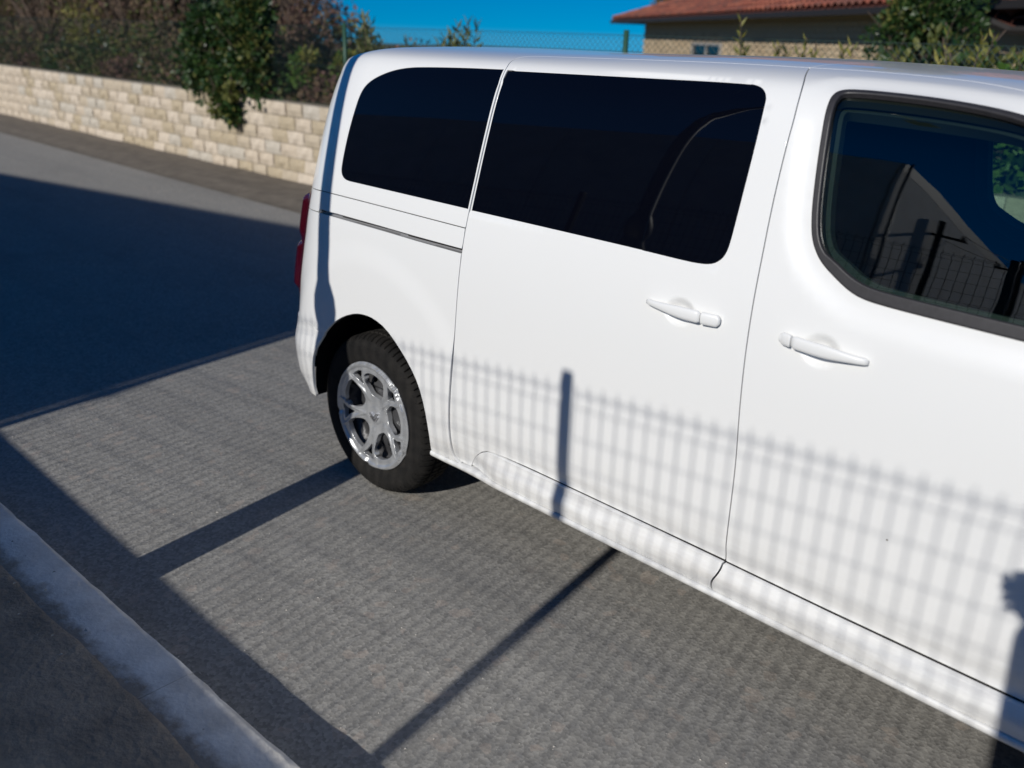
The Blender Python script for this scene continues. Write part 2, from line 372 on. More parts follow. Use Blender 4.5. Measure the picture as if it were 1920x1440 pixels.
CUPS = [(1.452, 1.147, .056, .043), (1.862, 1.143, .058, .047)]
W3A = np.array(W3)
def flare(u, v):
    r = np.hypot(u - .055, (v - .42) * .98); return .0075 * (1 - sm(r, .56, .67)) 
def frontflare(u, v):
    r = np.hypot(u - 3.22, v - .40); return .014 * (1 - sm(r, .48, .58))
MLA = [(.628,.3625),(.645,.392),(.665,.418),(.69,.440),(.72,.455),(.76,.4615)]
MLC = [(1.0,.4610),(1.35,.4585),(1.672,.4540)]
def low2(u, v):
    arc = sm(u, .60, .80); return arc * (.012 + .024 * sm(.452 - v, -.002, .05))
def lowstep_old(u, v):
    arc = sm(u, .60 + .12 * sm(v, .36, .455), .665 + .14 * sm(v, .36, .455))
    vc = .4625 - .008 * sm(u, 1.0, 2.4)
    return (.036 * sm(vc - v, -.002, .045) - .004 * np.exp(-((v - vc - .003) / .005)**2)) * arc
def cups(u, v):
    d = 0
    for cx, cy, rx, ry in CUPS:
        q = np.hypot((u - cx) / rx, (v - cy) / ry); d = d - .015 * (1 - sm(q, .30, 1.0))
    return d
def winframe(u, v):
    d = segdist(np.stack([u, v], -1), W3A[::3]); return -.011 * (1 - sm(d, .012, .085))
def tuck(u, v, mask): return -.006 * (1 - sm(v, .465, .52)) * mask
def dspl(u, v):
    dw = segdist(np.stack([u, v], -1), np.array(W2)[::3])
    return 1.0 * tuck(u, v, sm(u, .70, .95)) + cups(u, v) - .0035 * (1 - sm(dw, .004, .012))
def dfrt(u, v): return tuck(u, v, 1) + cups(u, v) + winframe(u, v) + frontflare(u, v)
def dbump(u, v): return .021 * sm(.655 - v, -.001, .12) + .004 - .03 * sm(.42 - v, 0, .09) * sm(-u, .36, .55)

van = empty('passenger_van', (0, 0, 0))
setp(van, 'white passenger van with dark rear windows parked on the asphalt beside the kerb', 'van')

def loft(name, vtop, u0, right, vb, u1, parent, mir):
    """clean strip below the door crease; 'right' is the curved shut line it ends or starts on"""
    nu, rows = 90, [0, 0, 0, .02, .06, .12, .20, .30, .42, .55, .70, .85, 1.0, 1.0]
    ins = [-.016, -.0018, 0] + [0] * 10 + [-.02]; V = []
    rv = sorted(right, key=lambda p: p[1]); ry = [p[1] for p in rv]; rx_ = [p[0] for p in rv]
    for i in range(nu + 1):
        s = i / nu
        for t, dz in zip(rows, ins):
            vj = .454 + (vb - .454) * t; ur = float(np.interp(vj, ry, rx_))
            u = (u0 + (ur + u1 - u0) * s) if u0 is not None else (ur + .0032 + (u1 - ur) * s)
            vt = vtop(u); v = vt + (vb - vt) * t; sh = -.0012 if dz == -.0018 else (0 if dz else 0)
            o_ = float(sm(u, .62, .80)) * (.010 + .026 * float(sm(.452 - v, -.004, .052))) + dz
            c = P(u, v - (.0 if dz != 0 else .0012 * (t == 0))); V.append((c[0], (W - c[1] + o_) if mir else c[1] - o_, c[2]))
    m = len(rows); Fc = [(i*m + j, (i+1)*m + j, (i+1)*m + j + 1, i*m + j + 1) for i in range(nu) for j in range(m - 1)]
    # returned ends
    for i in (0, nu):
        b = len(V); V += [(V[i*m + j][0] , V[i*m + j][1] + (-.02 if mir else .02), V[i*m + j][2]) for j in range(m)]
        for j in range(m - 1): Fc.append((i*m + j, i*m + j + 1, b + j + 1, b + j) if i == 0 else (i*m + j + 1, i*m + j, b + j, b + j + 1))
    if not mir: Fc = [f[::-1] for f in Fc]
    o = mesh_from(name, V, Fc, PAINT, parent, True); o.modifiers.new('e', 'EDGE_SPLIT').split_angle = math.radians(40); return o

def side(mir):
    # the far side's pillar sits a touch further back
    Pf_ = (lambda u, v: P(u, v) - np.stack([.085 * sm(u, 1.2, 1.6) * (1 - sm(u, 1.9, 2.5)), 0 * np.asarray(u, float), .08 * (1 - sm(v, 1.35, 1.6)) * sm(v, .9, 1.2) + 0 * np.asarray(u, float)], -1)) if mir else P
    k = dict(parent=van, mirror=mir, Pf=Pf_)
    # rear quarter with roof
    lv = [(ul(v), v) for v in np.linspace(2.52, 1.24, 26)]
    shell = [(ul(1.226), 1.226)] + LINE7 + part_of(REAR, 1.2325, 1.78)[::-1] + TOPS[1:] + [(1.572,2.0),(1.585,2.2),(1.595,2.52),(1.0,2.52),(.4,2.52),(0,2.52)] + lv
    sh = panel('rear_quarter_panel', shell, [W1], grid=.03, **k)
    gl = panel('quarter_window', W1, mat=PGLASS, parent=sh, mirror=mir, Pf=Pf_, offs=-.0015, inset=.001, grid=.05, rim=.004)
    # strip above the door rail
    strip = [(ul(1.226), 1.226)] + LINE7 + part_of(REAR, 1.162, 1.2325) + SLOTT[::-1] + [(-.272,1.157),(-.3865,1.150),(ul(1.15),1.143)]
    panel('rail_cover_strip', strip, grid=.03, **k)
    panel('door_rail', SLOTT + SLOTB[::-1], mat=RAILM, inset=0, grid=.05, offs=-.012, rim=0, disp=lambda u, v: np.where(v > 1.160 - .0155 * (u + .2), -.012, .003), fine=[(.15, 1.158, .5, .02, .006)], **k)
    fen = [(ul(1.15), 1.143), (-.3865,1.150), (-.272,1.157)] + SLOTB[1:] + part_of(REAR, .352, 1.147) + [(.575,.3475),(.45,.345)] + ARCH[::-1]
    fen = [p for p in fen]
    # cut the arch at the bumper gap
    ar = [p for p in ARCH[::-1] if not (p[0] < -.2 and p[1] < .657)]
    fen = [(ul(1.15), 1.143), (-.3865,1.150), (-.272,1.157)] + SLOTB[1:] + part_of(REAR, .353, 1.147) + [(.575,.348),(.45,.3455)] + ar + BUMP[::-1] + [(ul(.665), .662)] + [(ul(v), v) for v in (.8, .95, 1.05)]
    f = panel('rear_fender', fen, disp=flare, grid=.022, **k)
    bl = [p for p in ARCH if p[0] < -.2 and p[1] < .657]
    bp = BUMP[::-1] + [(ul(.665), .662), (ul(.55), .55), (ul(.42), .405), (-.55,.365), (-.45,.340)] + bl
    panel('rear_bumper_corner', bp, disp=dbump, grid=.018, **k)
    # sliding door
    FU = [p for p in FRONT if p[1] > .4545]; FL = [p for p in FRONT if p[1] <= .4545]
    door = TOPS + FU[1:] + [(1.688,.456)] + MLC[::-1][1:] + MLA[::-1] + [(.622,.353)] + REAR[::-1][:-1]
    d = panel('sliding_door', door, [W2], disp=dspl, grid=.022, fine=[(1.452,1.147,.07,.057,.005), (1.15,.485,.53,.03,.010)], **k)
    top_ = MLA + MLC[:-1] + [(1.688,.4540)]
    loft('lower_moulding', lambda u: float(np.interp(u, [t[0] for t in top_], [t[1] for t in top_])) - .0010, .630, FL, .3645, -.0022, d, mir)
    left = [p for p in W2]; 
    # split the window at the opening pane line
    iw = np.array(W2); ia = int(np.argmin(np.hypot(iw[:, 0]-PANE[0][0], iw[:, 1]-1.7765))); ib = int(np.argmin(np.hypot(iw[:, 0]-PANE[-1][0], iw[:, 1]-1.2855)))
    if ib < ia: p_open = W2[ib:ia+1] + PANE; p_fix = W2[ia:] + W2[:ib+1] + PANE[::-1]
    else: p_open = W2[ia:ib+1] + PANE[::-1]; p_fix = W2[ib:] + W2[:ia+1] + PANE
    panel('fixed_window', p_fix, mat=PGLASS, parent=d, mirror=mir, Pf=Pf_, offs=-.0045, inset=.001, grid=.05, rim=.004)
    panel('opening_window', p_open, mat=PGLASS, parent=d, mirror=mir, Pf=Pf_, offs=-.0035, inset=.001, grid=.05, rim=.006, bevel=.002)
    # front door
    fd = [p for p in TOPF if p[1] > .452] + [(2.845,.4475),(2.44,.4465),(2.0,.4485),(1.688,.4535)] + FU[::-1][:-1]
    e = panel('front_door', fd, [W3], disp=dfrt, grid=.022, fine=[(1.862,1.143,.073,.060,.005), (2.22,.475,.55,.03,.010)], **k)
    loft('lower_moulding', lambda u: float(np.interp(u, (1.69, 2.0, 2.44, 2.84), (.4532, .4485, .4465, .4475))) - .0016, None, FL, .3645, 2.80, e, mir)
    w3 = resample(W3, .012)
    if area(w3) < 0: w3 = w3[::-1]
    # seal: narrow at the sides and top, broad along the belt
    _, nn = offset(w3, .001); wd = .013 + .017 * sm(-nn[:, 1] * -1, .3, .95)
    wd = np.where(nn[:, 1] > 0, .010 + .012 * sm(nn[:, 1], .6, .98), .011)
    inner = w3 + nn * wd[:, None]
    panel('window_seal', W3, [inner[::2].tolist()], mat=SEAL, parent=e, mirror=mir, Pf=Pf_, offs=-.0055, inset=.0004, grid=.03, rim=.012, hole_rim=.014, bevel=.005, step=.01, disp=lambda u, v: .0)
    panel('front_window_glass', offset(inner, -.004)[0][::2].tolist(), mat=FGLASS, parent=e, mirror=mir, Pf=Pf_, offs=-.018, inset=0, grid=.05, rim=0)
    inner2 = offset(inner, .012)[0]
    panel('inner_door_trim', W3, [inner2[::2].tolist()], mat=TRIMG, parent=e, mirror=mir, Pf=Pf_, offs=-.060, inset=-.03, grid=.03, rim=0, hole_rim=.03)
    # front roof and windscreen pillar
    rf = [(1.568,1.949)] + TOPF[1:TOPF.index(min(TOPF, key=lambda p: abs(p[0]-2.86)+abs(p[1]-1.25)))] + [(2.93,1.25),(2.86,1.40),(2.74,1.57),(2.58,1.72),(2.48,1.86),(2.42,2.0),(2.45,2.2),(2.48,2.52),(1.9,2.52),(1.595,2.52),(1.585,2.2),(1.572,2.0)]
    panel('front_roof_panel', rf, grid=.03, **k)
    # front fender with its arch
    fa = [(3.22 + .42 * math.cos(t), .40 + .42 * math.sin(t)) for t in np.linspace(-.1, math.pi + .1, 24)]
    ff = [(2.885,1.19),(2.885,1.0),(2.885,.60),(2.86,.44)] + [p for p in fa[::-1] if p[0] > 2.82] + [(3.66,.33),(3.95,.32),(4.15,.34),(4.15,.7),(4.05,1.0),(3.9,1.17)]
    panel('front_fender', ff, disp=frontflare, grid=.04, **k)
    # sill strip
    vs = lambda u: .3305 + .0195 * float(sm(u, .48, .74))
    V = []; us = np.concatenate([[.4035], np.arange(.41, 2.80, .025), [2.80]])
    sec = [(.0122, -.030), (.0122, .000), (.0114, .0045), (.0095, .0085), (.0040, .0112), (-.0020, .0118), (-.0080, .0098), (-.0130, .0058), (-.0158, -.001), (-.0165, -.010), (-.0165, -.10)]
    for u in us:
        base = .003 + .031 * float(sm(u, .50, .80)); 
        for dv, o_ in sec:
            c = P(u, vs(u) + dv); V.append((c[0], (W - c[1] + base + o_) if mir else c[1] - base - o_, c[2]))
    m_ = len(sec); Fc = [(i*m_ + j, (i+1)*m_ + j, (i+1)*m_ + j + 1, i*m_ + j + 1) for i in range(len(us) - 1) for j in range(m_ - 1)] + [tuple(range(m_)), tuple((len(us)-1)*m_ + j for j in range(m_))[::-1]]
    if not mir: Fc = [f[::-1] for f in Fc]
    so = mesh_from('sill_strip', V, Fc, PAINT, van, True); so.modifiers.new('e', 'EDGE_SPLIT').split_angle = math.radians(50)
    # sheet behind the shut lines, coloured dark to give their shade, with the window openings
    ins = [(-.58,1.25),(-.5,.70)] + [p for p in ARCH if p[1] > .70 or p[0] > 0] + [(.45,.35),(2.78,.37),(2.80,.45)] + [(2.86,.6),(2.87,1.2),(2.80,1.40),(2.68,1.55),(2.50,1.70),(2.40,1.9),(2.45,2.52),(-.3,2.52),(-.42,1.9),(-.42,1.7)]
    grow = [offset(resample(w, .02) if area(resample(w, .02)) > 0 else resample(w, .02)[::-1], .012)[0].tolist() for w in (W3,)]
    panel('inner_frame', ins, grow, mat=INNER, offs=-.020, inset=0, grid=.06, rim=0, hole_rim=.03, **k)
    # handles
    y = lambda Y: W - Y if mir else Y
    for (u0, u1, v0, v1, cut, dr) in ((1.350,1.585,1.156,1.152,.77,d), (1.757,1.985,1.154,1.149,.155,e)):
        for (t0, t1, nm) in ((0, cut - .006, 0), (cut + .006, 1, 1)):
            is_grip = (t1 - t0) > .5
            V = []; n = 22; m = 14
            for i in range(n + 1):
                t = t0 + (t1 - t0) * i / n; u = u0 + (u1 - u0) * t; v = v0 + (v1 - v0) * t
                if cut > .5: hh = .0085 + .0085 * sm(t, .0, .6); hh *= 1 - .5 * sm(t, .95, 1.0)**2
                else: hh = (.0165 - .0075 * sm(t, .5, 1.0)) * (1 - .4 * sm(.05 - t, 0, .05))
                off = .005 + .019 * math.sin(math.pi * min(max(t, .03), .97))**.5
                c = P(u, v); endcap = .35 if (i in (0, n)) else 1
                for j in range(m):
                    a = 2 * math.pi * j / m; ca, sa = math.cos(a), math.sin(a)
                    dv = hh * endcap**.3 * math.copysign(abs(sa)**.75, sa); dy = .0075 * math.copysign(abs(ca)**.8, ca)
                    V.append((u, y(c[1] - off - dy * (endcap**.5) + .0 * dv), v + dv + .0))
            Fc = [(i*m + j, i*m + (j+1) % m, (i+1)*m + (j+1) % m, (i+1)*m + j) for i in range(n) for j in range(m)] + [tuple(range(m))[::-1], tuple(n*m + j for j in range(m))]
            if mir: Fc = [f[::-1] for f in Fc]
            ho = mesh_from('door_handle' if is_grip else 'handle_cap', V, [f[::-1] for f in Fc], PAINT, dr, True)
side(False); side(True)

# rear end, bonnet, nose and screen span the width between the flanks
def span(name, edge, mat, parent, bulge=(0, 0, 0), n=14, off=(0, 0, 0), t0=0., t1=1.):
    V = []; 
    for (u, v) in edge:
        a = P(u, v)
        for k in range(n + 1):
            t = t0 + (t1 - t0) * k / n; s = 1 - (2 * t - 1)**2
            V.append((a[0] + bulge[0]*s + off[0], a[1] + (W - 2*a[1]) * t + off[1], a[2] + bulge[2]*s + off[2]))
    m = n + 1; Fc = [(i*m + j, i*m + j + 1, (i+1)*m + j + 1, (i+1)*m + j) for i in range(len(edge) - 1) for j in range(n)]
    return mesh_from(name, V, Fc, mat, parent, True)
tg = span('tailgate', [(ul(v) - .0, v) for v in np.linspace(.68, 2.50, 40)], PAINT, van, (-.05, 0, 0))
span('rear_window', [(ul(v), v) for v in np.linspace(1.28, 1.70, 10)], PGLASS, tg, (-.05, 0, 0), off=(-.012, 0, 0), t0=.06, t1=.94)
rb = span('rear_bumper', [(ul(v), v) for v in np.linspace(.36, .66, 8)], PAINT, van, (-.09, 0, 0), off=(-.03, 0, 0))
def lamp(mir):
    uu = lambda v, th: float(frx(v) + RX - RX * th)
    pol = [(uu(v, .80), v) for v in np.linspace(.765, 1.215, 12)] + [(uu(v, 1.50), v) for v in np.linspace(1.205, .765, 12)]
    def dl(u, v):
        th = (frx(v) + RX - u) / RX; w = 1 - .55 * np.exp(-((v - 1.0) / .022)**2)
        return .003 + .029 * w * sm(th, .80, 1.02) * sm(v, .765, .80) * (1 - sm(v, 1.17, 1.216))
    panel('tail_light', pol, mat=REDL, parent=van, mirror=mir, disp=dl, grid=.012, inset=.001, rim=.02)
lamp(False); lamp(True)
span('bonnet', chaikin([(2.90,1.215),(3.3,1.20),(3.7,1.188),(3.9,1.165),(4.05,1.0),(4.13,.86),(4.14,.80)]), PAINT, van, (.09, 0, .06))
nose = span('front_bumper', [(4.14, v) for v in np.linspace(.30, .81, 14)], PAINT, van, (.10, 0, .03))
span('grille', [(4.14, v) for v in np.linspace(.50, .74, 5)], BLACK, nose, (.10, 0, 0), off=(.012, 0, 0), t0=.10, t1=.90)
for t0 in (.0, .80): span('headlight', [(4.14, v) for v in np.linspace(.84, .98, 5)], HLIGHT, van, (.10, 0, .02), off=(.016, 0, 0), t0=t0, t1=t0 + .20, n=6)
# windscreen between header and cowl
hd = [(2.42,2.0),(2.48,1.86),(2.58,1.72),(2.74,1.57),(2.86,1.40),(2.93,1.25)]
V = []; n = 14
for i, (u, v) in enumerate(hd):
    a = P(u, v); s0 = i / (len(hd) - 1)
    for k in range(n + 1):
        t = k / n; s = 1 - (2*t - 1)**2; V.append((a[0] + (.05 + .28 * s0) * s, a[1] + (W - 2*a[1]) * t, a[2] + .02 * (1 - s0) * s + 0.0))
m = n + 1
mesh_from('windscreen', V, [(i*m + j, i*m + j + 1, (i+1)*m + j + 1, (i+1)*m + j) for i in range(len(hd) - 1) for j in range(n)], FGLASS, van, True)
# cabin
mb = MB(); mb.box(-.5, 3.0, .10, W - .10, .42, .46); mb.build('cabin_floor', SEATM, van)
mb = MB(); mb.box(.48, 2.75, .20, W - .20, .24, .40); mb.box(-.5, 3.8, .45, W - .45, .28, .42); mb.build('underbody', BLACK, van)
mb = MB(); mb.box(2.72, 3.05, .12, W - .12, .80, 1.12); mb.box(2.95, 3.0, .12, W - .12, .46, .85); mb.build('dashboard', TRIMG, van, bevel=.03)
for yc in (.48, W - .48):
    s = MB(); s.box(2.33, 2.80, yc - .25, yc + .25, .62, .78); st = s.build('front_seat', SEATM, van, bevel=.04)
    s = MB(); M = Matrix.Translation((2.38, yc, .78)) @ Matrix.Rotation(math.radians(-12), 4, 'Y'); s.box(-.06, .08, -.24, .24, 0, .58, M); s.build('backrest', SEATM, st, bevel=.04)
    s = MB(); M = Matrix.Translation((2.26, yc, 1.42)) @ Matrix.Rotation(math.radians(-12), 4, 'Y'); s.box(-.05, .05, -.13, .13, -.02, .17, M); s.build('headrest', SEATM, st, bevel=.03)
for yc in (.5, W - .5):
    s = MB(); s.box(.95, 1.35, yc - .3, yc + .3, .62, .78); s.box(.86, .98, yc - .3, yc + .3, .70, 1.35); s.box(.83, .93, yc - .13, yc + .13, 1.38, 1.52); s.build('rear_seat', SEATM, van, bevel=.03)
th = [(2.50 + .19 * .35 * math.cos(a), W - .48 + .19 * math.sin(a), 1.08 + .19 * .93 * math.cos(a)) for a in np.linspace(0, 2*math.pi, 33)]
s = MB(); s.tube(th, .014, 8, False); s.tube([(2.50, W-.66, 1.08), (2.52, W-.48, 1.06), (2.50, W-.30, 1.08)], .02, 6); s.tube([(2.52, W-.48, 1.06), (2.80, W-.48, .98)], .03, 8); s.build('steering_wheel', BLACK, van, True)

# wheels
TYRE = simple('tyre_rubber', (.010, .0097, .0095), .82, spec=.22, noise=(14, .0, (.022, .020, .018)), bump=(160, .2))
HUB = simple('hubcap_silver', (.60, .61, .62), .30, metal=.55, noise=(9, .15))
STEEL = simple('steel_wheel', (.10, .10, .105), .5, metal=.5)
def wheel(x, mir):
    y0 = .052
    Y = lambda a: (W - a) if mir else a
    R = .345
    prof = [(.222,.075,0),(.232,.060,0),(.262,.050,0),(.292,.046,0),(.315,.050,.0),(.328,.060,.35),(.338,.073,1),(.344,.090,1),(.345,.112,1),(.338,.114,.2),(.338,.122,.2),(.3455,.124,.8),(.346,.155,.8),(.339,.157,.2),(.339,.165,.2),(.3455,.167,.8),(.345,.195,1),(.343,.215,1),(.328,.243,.3),(.300,.255,0),(.24,.245,0),(.222,.225,0)]
    nb = 74; V = []; Fc = []; per = [0, .10, .16, .70, .78, .84]
    ang = []; grv = []
    for k in range(nb):
        jit = .0
        for j, pp in enumerate(per): ang.append(2 * math.pi * (k + pp) / nb); grv.append(1 if j in (4, 5) else 0)
    for t, g in zip(ang, grv):
        for r, yy, w in prof:
            skew = (yy - .16) * 1.4 * (1 if yy < .16 else -1) * (w > 0)
            rr = r - g * .010 * w; tt = t + skew * .25
            V.append((rr * math.cos(tt), Y(yy) if not mir else W - yy, rr * math.sin(tt)))
    m = len(prof); n = len(ang)
    for k in range(n):
        k2 = (k + 1) % n
        for i in range(m - 1): Fc.append((k*m + i, k2*m + i, k2*m + i + 1, k*m + i + 1))
    if mir: Fc = [f[::-1] for f in Fc]
    # steel wheel disc with round holes
    def Pd(u, v): u = np.asarray(u, float); v = np.asarray(v, float); r = np.hypot(u, v); return np.stack([u, .098 + .03 * sm(r, .10, .19) - .045 * sm(r, .195, .222), v], -1)
    circ = lambda cx, cy, r, k=20: [(cx + r * math.cos(2*math.pi*i/k), cy + r * math.sin(2*math.pi*i/k)) for i in range(k)]
    holes = [circ(.150 * math.cos(a), .150 * math.sin(a), .019, 12) for a in np.linspace(0, 2*math.pi, 15)[:-1] + .1]
    w = panel('wheel', circ(0, 0, .224, 72), holes, STEEL, van, Pf=Pd, grid=.02, inset=0, rim=.10, hole_rim=.008, mirror=mir); w.location = (x, 0, .345)
    ty = mesh_from('tyre', V, Fc, TYRE, w, True)
    md = ty.modifiers.new('e', 'EDGE_SPLIT'); md.split_angle = math.radians(38)
    # brake disc behind
    lathe('brake_disc', [(.0, Y(.15)), (.145, Y(.15)), (.145, Y(.17)), (.0, Y(.17))], simple('brake_disc', (.05, .047, .044), .5, metal=.6), w, 32)
    # hubcap
    bigs = [math.radians(a) for a in (82, 10, -62, -134, 154)]; smalls = [a + math.radians(36) for a in bigs]
    def ph(u, v):
        u = np.asarray(u, float); v = np.asarray(v, float); r = np.hypot(u, v); t = np.arctan2(v, u)
        y = .050 + .022 * (1 - sm(r, .04, .20)) * 1.0 + .0 * r
        y = y - .004 * (1 - sm(r, .030, .045))
        y = y - .010 * sm(r, .208, .224) + .012 * sm(r, .226, .233)
        for a in smalls:
            for s_ in (-1, 1):
                # ridge from the hub outwards, splitting into a Y
                aa = a + s_ * np.radians(3 + 13 * sm(r, .07, .21)); dd = np.angle(np.exp(1j * (t - aa))) * r
                y = y - .0042 * np.exp(-(dd / .0060)**2) * sm(r, .05, .075) * (1 - sm(r, .205, .222))
            dd = np.angle(np.exp(1j * (t - a))) * r
            y = y + .006 * np.exp(-(dd / .012)**2) * sm(r, .09, .13)
        for a in bigs:
            dd = np.angle(np.exp(1j * (t - a))) * r; y = y + .004 * np.exp(-(dd / .02)**2) * sm(r, .05, .08) * (1 - sm(r, .08, .10))
        return np.stack([u, y, v], -1)
    hh = []
    for a in bigs:
        pol = [(.084, -18), (.078, 0), (.084, 18), (.108, 24), (.150, 25), (.177, 23), (.191, 15), (.195, 0), (.191, -15), (.177, -23), (.150, -25), (.108, -24)]
        hh.append(chaikin([(r * math.cos(a + math.radians(d)), r * math.sin(a + math.radians(d))) for r, d in pol], 2, True))
    for a in smalls:
        pol = [(.136, -1.2), (.136, 1.2), (.168, 5.5), (.192, 11), (.200, 9.5), (.203, 0), (.200, -9.5), (.192, -11), (.168, -5.5)]
        hh.append(chaikin([(r * math.cos(a + math.radians(d)), r * math.sin(a + math.radians(d))) for r, d in pol], 2, True))
    hc = panel('hubcap', circ(0, 0, .233, 90), hh, HUB, w, Pf=ph, grid=.0055, inset=0, rim=.02, hole_rim=.022, bevel=.0022, mirror=mir, step=.0045, fine=[(0, 0, .235, .235, .0046)])
    # two chevrons on the centre
    c = MB()
    for dz in (.0, .015):
        for s_ in (-1, 1):
            M = Matrix.Rotation(math.radians(-12), 4, 'Y') @ Matrix.Translation((0, Y(.0655), -.024 + dz)) @ Matrix.Rotation(math.radians(s_ * -40), 4, 'Y'); x0, x1 = (0, .031) if s_ > 0 else (-.031, 0)
            c.box(x0, x1, -.006, .006, -.0036, .0036, M)
    e = c.build('chevron_emblem', CHROME, w); 
    # liner
    V = []; Fc = []; nn = 40
    for k in range(nn + 1):
        t = math.radians(-4 + 192 * k / nn); 
        for yy in (.022, .40): V.append((.03 + (.435 if t < 1.57 else .385) * math.cos(t), Y(yy), .055 + .43 * math.sin(t)))
    Fc = [(2*k, 2*k+1, 2*k+3, 2*k+2) for k in range(nn)]
    n0 = len(V); V += [(p[0], Y(.40), p[2]) for p in V[::2][:nn+1]]; V.append((0.03, Y(.40), .0)); c_ = len(V) - 1
    Fc += [(n0 + k, n0 + k + 1, c_) for k in range(nn)]
    o = mesh_from('wheel_arch_liner', V, Fc, CAVITY, van, True, (x, 0, .345))
    return w
wheel(0, False); wheel(0, True); wheel(3.22, False); wheel(3.22, True)
# door mirror on the near side, out of frame, and its twin
for mir in (False, True):
    Yf = (lambda a: W - a) if mir else (lambda a: a)
    s = MB(); a0, a1 = sorted((Yf(-.22), Yf(.0))); s.box(2.70, 2.84, a0, a1, 1.22, 1.46); mo = s.build('door_mirror', PAINT, van, bevel=.05)
    s = MB(); a0, a1 = sorted((Yf(-.03), Yf(.09))); s.box(2.74, 2.80, a0, a1, 1.20, 1.26); s.build('mirror_arm', BLACK, mo)
# ---------------------------------------------------------------- ground, road, kerb
def asphalt_mat():
    m, nt, b = nodes_of('asphalt'); N = nt.nodes.new; L = nt.links.new
    g = N('ShaderNodeNewGeometry')
    def noise(s, d=6, r=.6, vec=None):
        n = N('ShaderNodeTexNoise'); n.inputs['Scale'].default_value = s; n.inputs['Detail'].default_value = d; n.inputs['Roughness'].default_value = r
        L(vec or g.outputs['Position'], n.inputs['Vector']); return n.outputs[0]
    def rng_(x, a, b_, c=0, d=1):
        r = N('ShaderNodeMapRange'); r.inputs[1].default_value = a; r.inputs[2].default_value = b_; r.inputs[3].default_value = c; r.inputs[4].default_value = d; L(x, r.inputs[0]); return r.outputs[0]
    def mix(f, a, c):
        mx = N('ShaderNodeMix'); mx.data_type = 'RGBA'; 
        if isinstance(f, float): mx.inputs[0].default_value = f
        else: L(f, mx.inputs[0])
        for i, q in ((6, a), (7, c)):
            if isinstance(q, tuple): mx.inputs[i].default_value = (*q, 1)
            else: L(q, mx.inputs[i])
        return mx.outputs[2]
    base = mix(rng_(noise(1.1, 5), .35, .65), (.245, .234, .212), (.300, .288, .262))
    vo = N('ShaderNodeTexVoronoi'); vo.inputs['Scale'].default_value = 95; L(g.outputs['Position'], vo.inputs['Vector'])
    sp = N('ShaderNodeSeparateColor'); L(vo.outputs['Color'], sp.inputs[0])
    stone = mix(rng_(sp.outputs[0], 0, 1), (.175, .169, .158), (.39, .375, .345))
    c = mix(.62, base, stone)
    vo2 = N('ShaderNodeTexVoronoi'); vo2.inputs['Scale'].default_value = 28; L(g.outputs['Position'], vo2.inputs['Vector'])
    sp2 = N('ShaderNodeSeparateColor'); L(vo2.outputs['Color'], sp2.inputs[0])
    c = mix(rng_(sp2.outputs[1], .93, .97, 0, .35), c, (.45, .37, .31))
    c = mix(rng_(noise(14, 4, .7), .55, .72, 0, .45), c, (.17, .167, .158))
    mp = N('ShaderNodeMapping'); mp.inputs['Scale'].default_value = (.12, 1.6, 1); L(g.outputs['Position'], mp.inputs[0])
    c = mix(rng_(noise(1.6, 5, .6, mp.outputs[0]), .50, .70, 0, .40), c, (.19, .186, .176))
    c = mix(rng_(noise(3.3, 7, .75), .62, .74, 0, .5), c, (.34, .30, .25))
    c = mix(rng_(noise(.7, 3), .60, .72, 0, .3), c, (.30, .29, .275))
    c = mix(rng_(noise(.45, 6, .7), .56, .70, 0, .45), c, (.17, .165, .155))
    vs_ = N('ShaderNodeTexVoronoi'); vs_.inputs['Scale'].default_value = 4.5; L(g.outputs['Position'], vs_.inputs['Vector'])
    c = mix(rng_(vs_.outputs['Distance'], .05, .02, 0, .45), c, (.50, .46, .40))
    L(c, b.inputs['Base Color']); b.inputs['Roughness'].default_value = .88; b.inputs['Specular IOR Level'].default_value = .25
    bp = N('ShaderNodeBump'); bp.inputs['Strength'].default_value = .40; bp.inputs['Distance'].default_value = .003
    hgt = N('ShaderNodeMath'); hgt.operation = 'ADD'; L(vo.outputs['Distance'], hgt.inputs[0]); L(noise(60, 6, .8), hgt.inputs[1]); L(hgt.outputs[0], bp.inputs['Height'])
    L(bp.outputs[0], b.inputs['Normal']); return m
ASPH = asphalt_mat()
GRASSY = simple('garden_soil', (.085, .075, .045), .95, noise=(1.4, .3, (.06, .075, .028)), bump=(12, .6))
FIELD = simple('dry_field', (.16, .15, .08), .95, noise=(.05, .3, (.09, .11, .05)))
DIRT = simple('dirt_verge', (.175, .150, .120), .95, noise=(5, .4, (.10, .085, .068)), bump=(40, .6))
CONC = simple('kerb_concrete', (.80, .78, .74), .85, noise=(9, .4, (.50, .475, .44)), bump=(60, .35))
